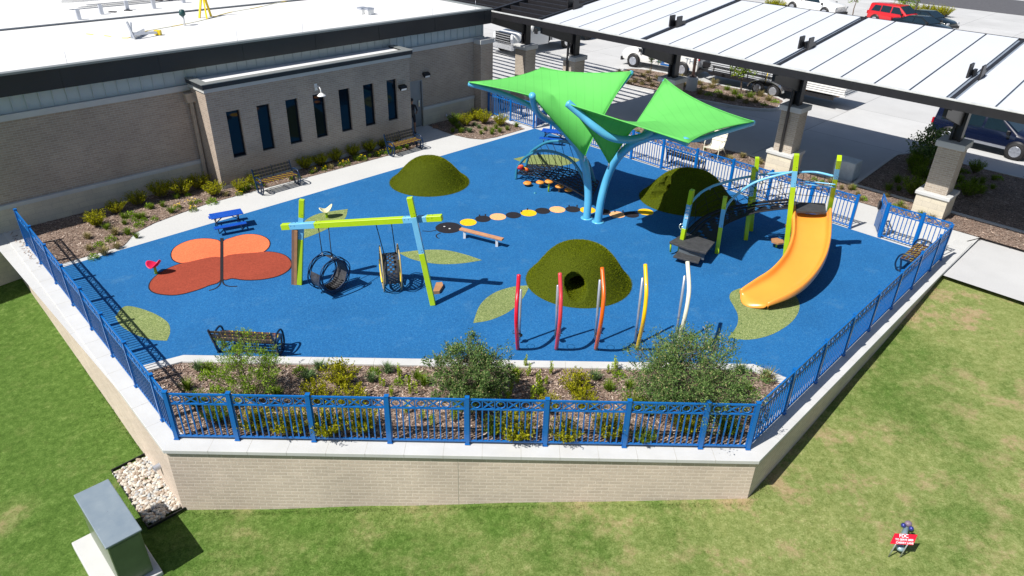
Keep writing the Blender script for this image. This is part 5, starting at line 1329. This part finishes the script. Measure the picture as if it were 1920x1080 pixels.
for i in range(40):
    plant(rr_.choice(['rg','tg','lg','tg']),B(rr_.uniform(29.1,34.3),rr_.uniform(5,8.7),-.02),rr_.uniform(.9,1.4),'dark shaded plant in the corner bed by the driveway','plants in the shaded corner bed',cat='plant')
for i,(x,y) in enumerate(((1720,29),(1737,30),(1754,31),(1771,32),(1702,27),(1500,12),(1444,18),(1458,20))):
    plant('ry',P(x,y,-.1),1.8,'yellow green shrub beyond the parked dark cars' if i<5 else 'yellow green shrub far beyond the carport roof','far shrubs in the parking lot')
# young trees
def young_tree(label,base,H,R,lm,n,seed,th=.03,z0=.45):
    r=random.Random(seed); t=thing('young_tree',label,'tree',base); st=MB(); lf=MB()
    pts=[Vector((0,0,0))]
    for q in range(6): pts.append(pts[-1]+Vector((r.uniform(-.03,.03)*H,r.uniform(-.03,.03)*H,H/6)))
    st.tube(pts,[th*(1-.13*i) for i in range(7)],7)
    for k in range(n):
        q=pts[r.randrange(3,7)]; d=rv(r); d.z=abs(d.z)*.6-.1; c=q+Vector((d.x*R,d.y*R,d.z*R*1.2+.1))*r.uniform(.3,1.); st.bar(q,c,.012,.012)
        for i in range(26): leaf_quad(lf,c+rv(r)*R*.22,rv(r),rv(r),.13,.06)
    st.build('trunk',BARK,t,world=False); lf.build('crown',lm,t,world=False); return t
young_tree('thin staked young tree in the island in front of the white van',P(1218,158,-.1),2.6,.5,LF_D,8,1,.035)
young_tree('young leafy tree in the island in front of the loaded trailer',P(1385,184,-.1),2.7,.75,LF_G,34,2,.05)
young_tree('slim tree beyond the carport roof left of the red car',P(1597,40,-.1),3.2,.9,LF_W,30,3,.06)
young_tree('leafy tree beyond the carport roof in front of the red car',P(1688,44,-.1),3.4,1.3,LF_W,60,4,.07)
young_tree('dark low tree at the driveway corner beside the right pillar',B(33.6,7.7,-.1),1.0,1.1,LF_D,80,5,.05)
# ================================================================== VEHICLES
def wheel(t,x,y,r,wd,side,rim=SILV):
    o=MB(); o.lathe([(r*.6,-wd/2),(r*.92,-wd/2),(r,-wd*.3),(r,wd*.3),(r*.92,wd/2),(r*.6,wd/2)],(0,0,0),22)
    M=Matrix.Rotation(rad(90),3,'X'); o.v=[M@p+Vector((x,y,r)) for p in o.v]; wo=o.build('wheel',RUBW,t,world=False)
    q=MB(); q.lathe([(0,wd*.56),(r*.2,wd*.56),(r*.5,wd*.51),(r*.60,wd*.56),(r*.64,wd*.51)],(0,0,0),20)
    for k in range(6):
        a=k*math.pi/3; q.bar((0,0,wd*.54),(r*.6*math.cos(a),r*.6*math.sin(a),wd*.54),r*.12,.02)
    q.v=[(M@Vector((p.x,p.y,p.z*-side)) if True else p)+Vector((x,y,r)) for p in q.v]; q.build('rim',rim,wo,world=False)
def vehicle(name,label,cat,loc,rz,st,W_,zb0,paint,wheels,r,glass,extra=None,rim=SILV,plastic=BLK):
    """st: stations (x, sill z, belt z, top z, top half-width factor); local +x is the front"""
    t=thing(name,label,cat,loc,rz); vs=[]; 
    for x,z0,zb,zt,k,kw in st:
        w2=W_/2*kw
        vs+=[(x,-w2*.97,z0),(x,-w2,z0+(zb-z0)*.45),(x,-w2*.985,zb-.03),(x,-w2*k,zt-.04),(x,-w2*k*.86,zt),(x,w2*k*.86,zt),(x,w2*k,zt-.04),(x,w2*.985,zb-.03),(x,w2,z0+(zb-z0)*.45),(x,w2*.97,z0)]
    n=len(st); m_=10; fs=[(i*m_+j,(i+1)*m_+j,(i+1)*m_+(j+1)%m_,i*m_+(j+1)%m_) for i in range(n-1) for j in range(m_)]
    fs+=[tuple(range(m_))[::1],tuple((n-1)*m_+j for j in range(m_))[::-1]]
    b=MB(); b.add(vs,fs,sm=True); o=b.build('body',paint,t,world=False); bevel(o,.04,2)
    for x,s_ in [(x,s_) for x in wheels for s_ in (-1,1)]:
        MB().lathe([(0,-.01),(r*1.16,-.01),(r*1.16,.01),(0,.01)],(0,0,0),22)
        a=MB(); a.lathe([(0,0),(r*1.17,0),(r*1.17,.02),(0,.02)],(0,0,0),22); M=Matrix.Rotation(rad(90),3,'X'); a.v=[M@p+Vector((x,s_*(W_/2+.005)+.01,r*1.02)) for p in a.v]; a.build('wheel_arch',plastic,t,world=False)
        wheel(t,x,s_*(W_/2-.01),r,.24,s_,rim)
    for nm,poly,vec in glass:
        MB().extr(poly,vec).build(nm,CARGLASS,t,world=False)
    if extra: extra(t)
    return t
def sideglass(W_,k,L):                                   # side windows on both flanks; L: list of (x0,x1,zb,zt)
    out=[]
    for x0,x1,x2,x3,zb,zt,ztot,zb0 in L:
        for s_ in (-1,1):
            f=lambda z: (W_/2)*(.985+(k-.985)*(z-zb0)/(ztot-zb0))
            out.append(('side_window',[(x0,s_*(f(zb)+.006),zb),(x1,s_*(f(zb)+.006),zb),(x2,s_*(f(zt)+.006),zt),(x3,s_*(f(zt)+.006),zt)],(0,s_*.006,0)))
    return out
LAMP=mat('lamp_glass',(.7,.72,.75),.15); TAIL=mat('tail_lamp',(.45,.01,.02),.25)
def lamps(x0,x1,W_,z,zr):
    def f(t):
        for s_ in (-1,1):
            MB().box((x0,s_*W_*.40,z),(.08,.28,.16)).build('headlight',LAMP,t,world=False)
            MB().box((x1,s_*W_*.44,zr),(.08,.16,.26)).build('tail_light',TAIL,t,world=False)
        MB().box((x0+.03,0,.42),(.14,W_*.96,.22)).build('front_bumper',BLK,t,world=False); MB().box((x1-.03,0,.42),(.14,W_*.96,.22)).build('rear_bumper',BLK,t,world=False)
        for s_ in (-1,1): MB().box((x0-1.35,s_*(W_/2+.08),1.12),(.12,.18,.16)).build('mirror',BLK,t,world=False)
    return f
# white van, side on
def van_extra(t):
    lamps(2.62,-2.72,1.9,.78,1.2)(t)
    MB().box((2.66,0,.80),(.04,1.1,.30)).build('grille',BLK,t,world=False)
    b=MB(); b.box((-1.2,.955,.50),(2.0,.012,.10)); b.box((-.2,.957,.62),(.5,.012,.06)); b.build('blue_stripe',mat('van_blue',(.01,.12,.40),.3),t,world=False)
    GREYL=mat('grey_lettering',(.25,.30,.36),.4); NV=mat('navy_lettering',(.02,.03,.10),.4)
    for (s,x,z,size,m) in (('THE',1.15,1.08,.42,GREYL),('NTS',-1.15,1.28,.42,NV),('THE',-2.25,.95,.45,GREYL)):
        w0=WM(t); M=w0@Matrix(((-1,0,0,x),(0,0,1,.962),(0,1,0,z),(0,0,0,1))); tx(s,size,M,m,t)
    b=MB()
    for x in (-.6,.6): b.bar((x,-.8,2.12),(x,.8,2.12),.05,.05)
    for y in (-.7,.7): b.bar((-2.2,y,2.16),(1.0,y,2.16),.04,.04)
    b.build('ladder_rack',BLK,t,world=False)
va=B(39.0,27.6); vb=B(39.35,24.28); vd=(va-vb).normalized(); vn=Vector((vd.y,-vd.x,0)); 
cv=(va+vb)/2 
if vn.dot(B(1,0)-B(0,0))<0: vn=-vn
cv=cv+vn*.92-vd*.15
VW=1.9
vehicle('delivery_van','white work van with grey and navy lettering parked behind the island','van',(cv.x,cv.y,-.1),math.atan2(vd.y,vd.x),
 [(-2.70,.45,1.15,2.0,.80,.96),(-2.66,.38,1.15,2.08,.82,1),(.55,.38,1.15,2.10,.82,1),(1.05,.38,1.15,2.02,.80,1),(1.72,.38,1.12,1.28,.86,1),(2.35,.38,.95,1.12,.86,.98),(2.62,.42,.80,.98,.84,.93)],VW,.4,WHITEP,(1.72,-1.72),.40,
 sideglass(VW,.82,[(.35,1.28,.98,.40,1.22,1.78,2.1,1.15)])+[('windscreen',[(1.08,-.70,2.0),(1.08,.70,2.0),(1.70,.76,1.32),(1.70,-.76,1.32)],(.02,0,.02))],van_extra)
# utility truck nose left
def truck_extra(t):
    b=MB(); b.box((2.98,0,1.12),(.06,1.5,.62)); 
    b.build('grille',BLK,t,world=False)
    b=MB()
    for i in range(4): b.box((3.02,0,.90+.15*i),(.03,1.42,.035))
    b.build('grille_bar',CHROME,t,world=False)
    for s_ in (-1,1): MB().box((2.96,s_*.86,1.12),(.1,.22,.5)).build('headlight',LAMP,t,world=False)
    MB().box((3.06,0,.58),(.22,2.1,.32)).build('front_bumper',CHROME,t,world=False)
    for s_ in (-1,1): MB().box((1.1,s_*1.2,1.5),(.1,.25,.35)).build('mirror',BLK,t,world=False)
    for s_ in (-1,1):
        for k in range(4): bevel(MB().box((-.9-.62*k,s_*.98,.95),(.57,.22,.5)).build('tool_locker',CHROME,t,world=False),.015)
    MB().box((-1.9,0,1.25),(2.9,1.9,.12)).build('flat_bed',DKB,t,world=False)
    b=MB(); b.tube([(.1,-.5,1.3),(.1,-.5,2.6)],.06,8); b.tube([(-.4,0,1.3),(-.4,0,2.4),(-1.2,0,2.9)],.09,8); b.build('hoist',WHITEP,t,world=False)
p=B(38.0,35.3); vehicle('utility_truck','white utility truck with chrome grille under the slatted bay','truck',(p.x,p.y,-.1),AB+math.pi-.05,
 [(-.35,.5,1.35,2.05,.84,1),(-.3,.5,1.35,2.08,.84,1),(.9,.5,1.35,2.08,.84,1),(1.5,.5,1.32,1.50,.90,1),(2.6,.5,1.28,1.42,.88,.97),(2.95,.6,1.2,1.34,.86,.9)],2.05,.5,WHITEP,(2.05,-2.1),.46,
 sideglass(2.05,.84,[(.0,1.2,.95,.05,1.42,1.92,2.08,1.35)])+[('windscreen',[(.93,-.78,2.03),(.93,.78,2.03),(1.5,.86,1.52),(1.5,-.86,1.52)],(.02,0,.02))],truck_extra,rim=CHROME)
# dark flatbed truck deep in shade beyond
def fb_extra(t):
    MB().box((-2.0,0,1.25),(5.5,2.3,.18)).build('flat_bed',BLK,t,world=False); MB().box((-2.0,0,1.6),(4.6,2.0,.55)).build('dark_load',DKB,t,world=False)
p=B(46.5,36.5); vehicle('flatbed_truck','black flatbed truck in deep shade with bright wheel rims','truck',(p.x,p.y,-.1),AB+math.pi+.1,
 [(.9,.6,1.5,2.4,.84,1),(.95,.5,1.5,2.45,.84,1),(2.3,.5,1.5,2.45,.84,1),(2.8,.5,1.45,1.7,.9,1),(3.8,.5,1.4,1.6,.88,.95),(4.0,.6,1.3,1.5,.86,.9)],2.25,.5,BLKP,(3.0,-2.6,-3.7),.52,[],fb_extra,rim=CHROME)
# red estate car, black cars, pickup far back
def car(name,label,cat,loc,rz,paint,kind):
    if kind=='suv': st=[(-2.25,.45,1.0,1.35,.8,.93),(-2.2,.38,1.02,1.66,.76,.98),(-1.2,.35,1.02,1.72,.78,1),(.4,.35,1.02,1.72,.78,1),(1.25,.35,1.02,1.14,.84,1),(2.05,.35,.92,1.04,.84,.97),(2.3,.42,.75,.9,.82,.88)]; gl=[(-1.95,-1.15,-1.15,-1.75,1.1,1.56,1.72,1.02),(-1.08,-.2,-.2,-1.08,1.1,1.6,1.72,1.02),(-.1,.95,.45,-.1,1.1,1.6,1.72,1.02)]; W2=1.9; r=.38; wf=[('windscreen',[(.44,-.70,1.66),(.44,.70,1.66),(1.2,.78,1.16),(1.2,-.78,1.16)],(.02,0,.02)),('rear_window',[(-2.23,-.68,1.14),(-2.23,.68,1.14),(-2.2,.64,1.56),(-2.2,-.64,1.56)],(-.02,0,0))]
    else: st=[(-2.3,.45,.85,.98,.8,.9),(-2.2,.38,.9,1.04,.8,.97),(-1.6,.35,.92,1.08,.76,1),(-.9,.35,.92,1.40,.72,1),(.2,.35,.92,1.44,.72,1),(1.1,.35,.9,1.0,.84,1),(2.0,.35,.8,.88,.84,.96),(2.3,.4,.68,.76,.82,.86)]; gl=[(-1.35,-.35,-.35,-.85,.98,1.32,1.42,.92),(-.28,.85,.15,-.28,.98,1.34,1.42,.92)]; W2=1.82; r=.34; wf=[('windscreen',[(.24,-.62,1.40),(.24,.62,1.40),(1.05,.74,1.02),(1.05,-.74,1.02)],(.02,0,.02)),('rear_window',[(-1.55,-.66,1.09),(-1.55,.66,1.09),(-.92,.6,1.37),(-.92,-.6,1.37)],(-.02,0,.02))]
    t=vehicle(name,label,cat,loc,rz,st,W2,.4,paint,(1.42,-1.42),r,sideglass(W2,.77 if kind=='suv' else .72,gl)+wf,lamps(2.28,-2.28,W2,.72,.92))
    if kind=='suv':
        MB().box((0,0,.42),(2.0,W2+.03,.10)).build('sill_trim',SILV,t,world=False)
    return t
p=P(1667,50,-.1); q=P(1628,43,-.1); a_=math.atan2((p-q).y,(p-q).x); cn_=(P(1628,43,-.1)+P(1704,58,-.1))/2+Vector((-math.sin(a_),math.cos(a_),0))*.95
car('red_suv','shiny red estate car parked beyond the carport roof','car',cn_,a_,REDP,'suv')
d_=P(1760,58,-.1)-P(1700,46,-.1)
car('dark_sedan','black saloon car beside the red car, mostly hidden by the roof edge','car',P(1690,60,-.1)+Vector((1.0,-1.0,0)),a_-.05,BLKP,'sedan')
car('dark_sedan','black saloon car furthest right beyond the carport roof','car',P(1738,57,-.1)+Vector((.3,1.0,0)),a_-.05,BLKP,'sedan')
def pk_extra(t):
    lamps(2.75,-2.75,1.95,.9,.95)(t)
    MB().box((-1.75,0,1.02),(1.9,1.8,.06)).build('load_bed',BLK,t,world=False)
    b=MB()
    for x in (-2.6,-1.8,-1.0): 
        for s_ in (-1,1): b.bar((x,s_*.85,1.0),(x,s_*.85,1.9),.05,.05)
        b.bar((x,-.85,1.9),(x,.85,1.9),.05,.05)
    b.build('rack',BLK,t,world=False)
    MB().box((-1.2,.1,1.3),(.7,1.0,.4)).build('tool_chest',BLK,t,world=False); MB().ell((-.95,-.4,1.55),(.3,.2,.14)).build('orange_tarp',mat('tarp_orange',(.75,.14,.01),.6),t,world=False)
pk0=P(1525,26,-.1)
vehicle('pickup_truck','white pickup with a black bed rack and orange tarp','pickup',pk0,a_,
 [(-2.75,.5,1.05,1.10,.97,.98),(-.75,.45,1.05,1.10,.97,1),(-.7,.45,1.1,1.78,.80,1),(.6,.45,1.1,1.80,.80,1),(1.35,.45,1.08,1.2,.88,1),(2.5,.45,1.0,1.12,.86,.97),(2.75,.5,.85,.98,.84,.9)],1.95,.45,WHITEP,(1.75,-1.75),.42,
 sideglass(1.95,.80,[(-.6,1.1,.7,-.6,1.16,1.68,1.8,1.1)]),pk_extra)
rc=car('dark_suv','dark navy car with a red tail light at the right edge of the driveway','car',B(38.65,6.9,-.1),AB-math.pi/2-.05,NVYP,'suv')
# loaded trailer
tr=thing('equipment_trailer','black tandem axle trailer parked behind the lot island','trailer',B(40.1,18.3,-.1),AB+math.pi/2)
MB().box((0,0,.62),(7.4,1.9,.12)).build('deck',DKB,tr,world=False)
b=MB()
for s_ in (-1,1):
    b.box((0,s_*.97,.60),(7.6,.06,.18)); 
    for k in range(5): b.box((-.9+k*1.1,s_*.97,.82),(.05,.05,.40))
    b.box((1.3,s_*.97,1.0),(4.6,.04,.05))
b.bar((3.7,-.9,.6),(5.3,0,.55),.1,.1); b.bar((3.7,.9,.6),(5.3,0,.55),.1,.1); b.tube([(5.0,.3,.0),(5.0,.3,1.1)],.05,8); b.box((4.2,0,.95),(.5,1.4,.3))
b.build('frame',BLK,tr,world=False)
for x in (-.45,.50):
    for s_ in (-1,1): wheel(tr,x,s_*1.05,.36,.22,s_)
for s_ in (-1,1):
    b=MB(); pts=[Vector((.03+1.05*math.cos(th),s_*1.07,.36+.50*math.sin(th))) for th in [math.pi*k/12 for k in range(13)]]
    for a,c in zip(pts[:-1],pts[1:]): b.bar(a,c,.28,.03,up=(0,0,1) if abs((c-a).normalized().z)<.9 else (1,0,0))
    b.build('fender',CHROME,tr,world=False)
ms=thing('metal_sheet_stack','long shiny bundle of corrugated metal sheets strapped on the trailer','metal sheets',B(40.1,20.1,.6),AB+math.pi/2)
b=MB()
for k in range(7):
    w_=1.5-.06*k; n_=14; vs=[]
    for i in range(n_+1):
        y=-w_/2+w_*i/n_; z=.02+.10*k+(.035 if i%2 else 0)
        vs+=[(-2.4,y,z),(2.2,y,z)]
    b.add(vs,[(2*i,2*i+1,2*i+3,2*i+2) for i in range(n_)])
o=b.build('sheets',mat('sheet_metal',(.55,.57,.60),.3,metal=.25),ms,world=False); md=o.modifiers.new('s','SOLIDIFY'); md.thickness=.03
for x in (-1.6,.4): 
    b=MB(); b.tube([(x,-.9,-.05),(x,-.76,.78),(x,.76,.78),(x,.9,-.05)],.025,5); b.build('strap',YEL,ms,world=False)
ws=thing('panel_stack','stack of long white panels overhanging the trailer rear','panel stack',B(40.0,15.35,.68),AB+math.pi/2)
for k in range(8): bevel(MB().box((random.uniform(-.06,.06),0,.05+.115*k),(2.7,1.7,.085)).build('white_panel',WHITEP,ws,world=False),.01)
b=MB(); 
for x in (-1.0,.8): b.box((x,0,-.02),(.12,1.6,.08))
b.build('bearer',BROWN,ws,world=False)
# light pole on a round concrete base
lp=thing('light_pole','brown light pole on a round pale concrete base in the island','lamp post',P(1295,172,-.1))
bevel(MB().lathe([(.31,-.2),(.31,.80),(.28,.84)],(0,0,0),28).build('concrete_base',CAST,lp,world=False),.01)
b=MB(); b.box((0,0,.88),(.34,.34,.06)); b.box((0,0,2.5),(.14,.14,3.3)); b.build('pole',mat('brown_pole',(.06,.035,.03),.5),lp,world=False)
lp2=thing('light_pole','slim grey light pole beyond the red car','lamp post',P(1712,34,-.1)); b=MB(); b.tube([(0,0,0),(0,0,6.5)],.10,10); b.build('pole',mat('grey_pole',(.16,.13,.13),.5),lp2,world=False)
# cream lounge chair behind the fence
ch=thing('lounge_chair','tall cream slatted metal lounge chair behind the back railing','chair',B(27.50,14.62,.02),AB-math.pi/2+.12)
CHM=mat('cream_enamel',(.72,.70,.58),.35)
sx_=.62
def chpt(x,y,z): return (x,y,z)
# local -y faces the playground
prof=[(-.55,.50),(-.30,.46),(.02,.42),(.14,.50),(.26,.80),(.38,1.12),(.48,1.42)]
b=MB()
for (y0,z0),(y1,z1) in zip(prof[:-1],prof[1:]):
    for k in range(2):
        ta=k/2+.03; tb=(k+1)/2-.02; a=Vector((0,y0+(y1-y0)*ta,z0+(z1-z0)*ta)); c=Vector((0,y0+(y1-y0)*tb,z0+(z1-z0)*tb)); d=(c-a); nrm=Vector((0,-d.z,d.y)).normalized()*.014
        b.add([a+Vector((-sx_/2,0,0))-nrm,a+Vector((sx_/2,0,0))-nrm,c+Vector((sx_/2,0,0))-nrm,c+Vector((-sx_/2,0,0))-nrm,a+Vector((-sx_/2,0,0))+nrm,a+Vector((sx_/2,0,0))+nrm,c+Vector((sx_/2,0,0))+nrm,c+Vector((-sx_/2,0,0))+nrm],[(0,1,2,3),(4,7,6,5),(0,4,5,1),(1,5,6,2),(2,6,7,3),(3,7,4,0)])
b.build('seat_and_back',CHM,ch,world=False)
for s_ in (-1,1):
    x=s_*(sx_/2+.03); b=MB()
    b.tube(crom([(x,-.52,0),(x,-.50,.48),(x,-.46,.74),(x,-.1,.76),(x,.24,.74)],4),.018,7); b.tube([(x,.45,0),(x,.0,.42)],.018,7); b.tube([(x,-.50,.44),(x,.05,.40)],.016,6); b.build('arm_and_leg',CHM,ch,world=False)
# pale utility box
ub=thing('utility_box','small pale blue grey utility box at the driveway edge','utility box',B(29.6,9.75,-.1),AB)
bevel(MB().box((0,0,.40),(.75,.85,.80)).build('body',mat('box_grey',(.55,.62,.66),.5),ub,world=False),.05); MB().box((.38,0,.38),(.012,.66,.58)).build('door',mat('box_door',(.26,.33,.40),.5),ub,world=False)
# ================================================================== PERSON by the door
def person():
    base=B(19.72,25.80,0.0); t=thing('person','person in dark cap, dark top and shorts standing by the grey door','person',base,AB-.5)
    b=bpy.data.meshes.new('body')
    J={'pel':(0,0,.86,.115),'waist':(0,0,1.0,.10),'chest':(0,.0,1.18,.125),'neck0':(0,.0,1.33,.06),'neck':(0,-.01,1.38,.045),'head':(0,-.02,1.47,.075),'crown':(0,-.01,1.56,.062),
       'shL':(-.16,0,1.29,.05),'elL':(-.22,-.03,1.06,.036),'wrL':(-.17,-.18,.98,.026),'hdL':(-.13,-.24,.99,.028),'shR':(.16,0,1.29,.05),'elR':(.23,-.03,1.06,.036),'wrR':(.18,-.18,.98,.026),'hdR':(.14,-.24,.99,.028),
       'hpL':(-.09,0,.80,.085),'knL':(-.10,-.01,.45,.052),'anL':(-.10,.02,.09,.035),'toL':(-.10,-.13,.035,.032),'hpR':(.09,0,.80,.085),'knR':(.10,-.03,.45,.052),'anR':(.10,.0,.09,.035),'toR':(.10,-.15,.035,.032)}
    E=[('pel','waist'),('waist','chest'),('chest','neck0'),('neck0','neck'),('neck','head'),('head','crown'),('chest','shL'),('shL','elL'),('elL','wrL'),('wrL','hdL'),('chest','shR'),('shR','elR'),('elR','wrR'),('wrR','hdR'),('pel','hpL'),('hpL','knL'),('knL','anL'),('anL','toL'),('pel','hpR'),('hpR','knR'),('knR','anR'),('anR','toR')]
    ks=list(J); verts=[J[k][:3] for k in ks]; rad_=[J[k][3] for k in ks]; edges=[(ks.index(a),ks.index(c)) for a,c in E]
    for s_,h in ((-1,'hdL'),(1,'hdR')):                      # four fingers and a thumb on each hand
        hx,hy,hz_,_=J[h]
        for k in range(4):
            o_=(k-1.5)*.017; a=len(verts); verts+=[(hx+o_,hy-.035,hz_-.005),(hx+o_*1.1,hy-.065-.008*(k in(1,2)),hz_-.022)]; rad_+=[.0085,.007]; edges+=[(ks.index(h),a),(a,a+1)]
        a=len(verts); verts+=[(hx-s_*.035,hy-.005,hz_+.01),(hx-s_*.045,hy-.035,hz_+.012)]; rad_+=[.009,.0075]; edges+=[(ks.index(h),a),(a,a+1)]
    b.from_pydata(verts,edges,[]); o=bpy.data.objects.new('body',b); COL.objects.link(o)
    md=o.modifiers.new('skin','SKIN'); 
    for i,sv in enumerate(b.skin_vertices[0].data): sv.radius=(rad_[i],rad_[i]); sv.use_root=(i==0)
    o.modifiers.new('sub','SUBSURF').levels=1
    bpy.context.view_layer.update(); me=bpy.data.meshes.new_from_object(o.evaluated_get(bpy.context.evaluated_depsgraph_get())); bpy.data.objects.remove(o)
    SK=mat('skin',(.36,.18,.11),.5,var=.05); SH=mat('dark_shirt',(.012,.010,.016),.8); ST=mat('dark_shorts',(.018,.018,.03),.8)
    me.materials.clear()
    for m in (SK,SH,ST): me.materials.append(m)
    for po in me.polygons:
        c=po.center; po.use_smooth=True
        po.material_index=1 if (.93<c.z<1.36 and not(c.z<1.06 and c.y<-.09)) else (2 if .50<c.z<=.93 and abs(c.x)<.22 and c.y>-.14 else 0)
    ob=bpy.data.objects.new('body',me); COL.objects.link(ob); ob.parent=t
    b=MB(); b.ell((0,-.015,1.545),(.088,.10,.07)); b.box((0,-.12,1.54),(.12,.10,.012)); b.build('cap',BLK,t,world=False)
    b=MB(); 
    for s_ in (-1,1): b.ell((.03*s_,-.085,1.49),(.012,.008,.008))
    b.build('eyes',BLK,t,world=False); MB().ell((0,-.098,1.465),(.012,.016,.018)).build('nose',SK,t,world=False)
    for s_ in (-1,1): MB().box((.10*s_,-.06,.03),(.08,.24,.06)).build('shoe',BLK,t,world=False)
    MB().box((.0,-.30,1.03),(.14,.02,.20)).build('clipboard',BLK,t,world=False)
person()
t=thing('dropped_cone','small brown doorstop wedge on the concrete by the door','doorstop',B(20.95,25.7,0)); MB().extr([B(20.85,25.75,0),B(21.05,25.55,0),B(21.1,25.7,0)],(0,0,.14)).build('wedge',BROWN2,t); t.name='doorstop'
def nth(k):
    W0=['','first','second','third','fourth','fifth','sixth','seventh','eighth','ninth']; T0={2:'twent',3:'thirt',4:'fort'}
    if k<20: return ORD[k-1]
    return T0[k//10]+('ieth' if k%10==0 else 'y-'+W0[k%10])
by={}
for o in bpy.data.objects:
    if o.parent is None and o.get('label') and o.get('group'): by.setdefault(o['label'],[]).append(o)
def px_(o):
    d=o.location-CAMP; return 960+FPX*d.dot(RX)/d.dot(_f)
for lb,L in by.items():
    if len(L)>1:
        L.sort(key=px_)
        for k,o in enumerate(L): o['label']=lb+', '+nth(k+1)+' from the left'
bpy.context.view_layer.update()
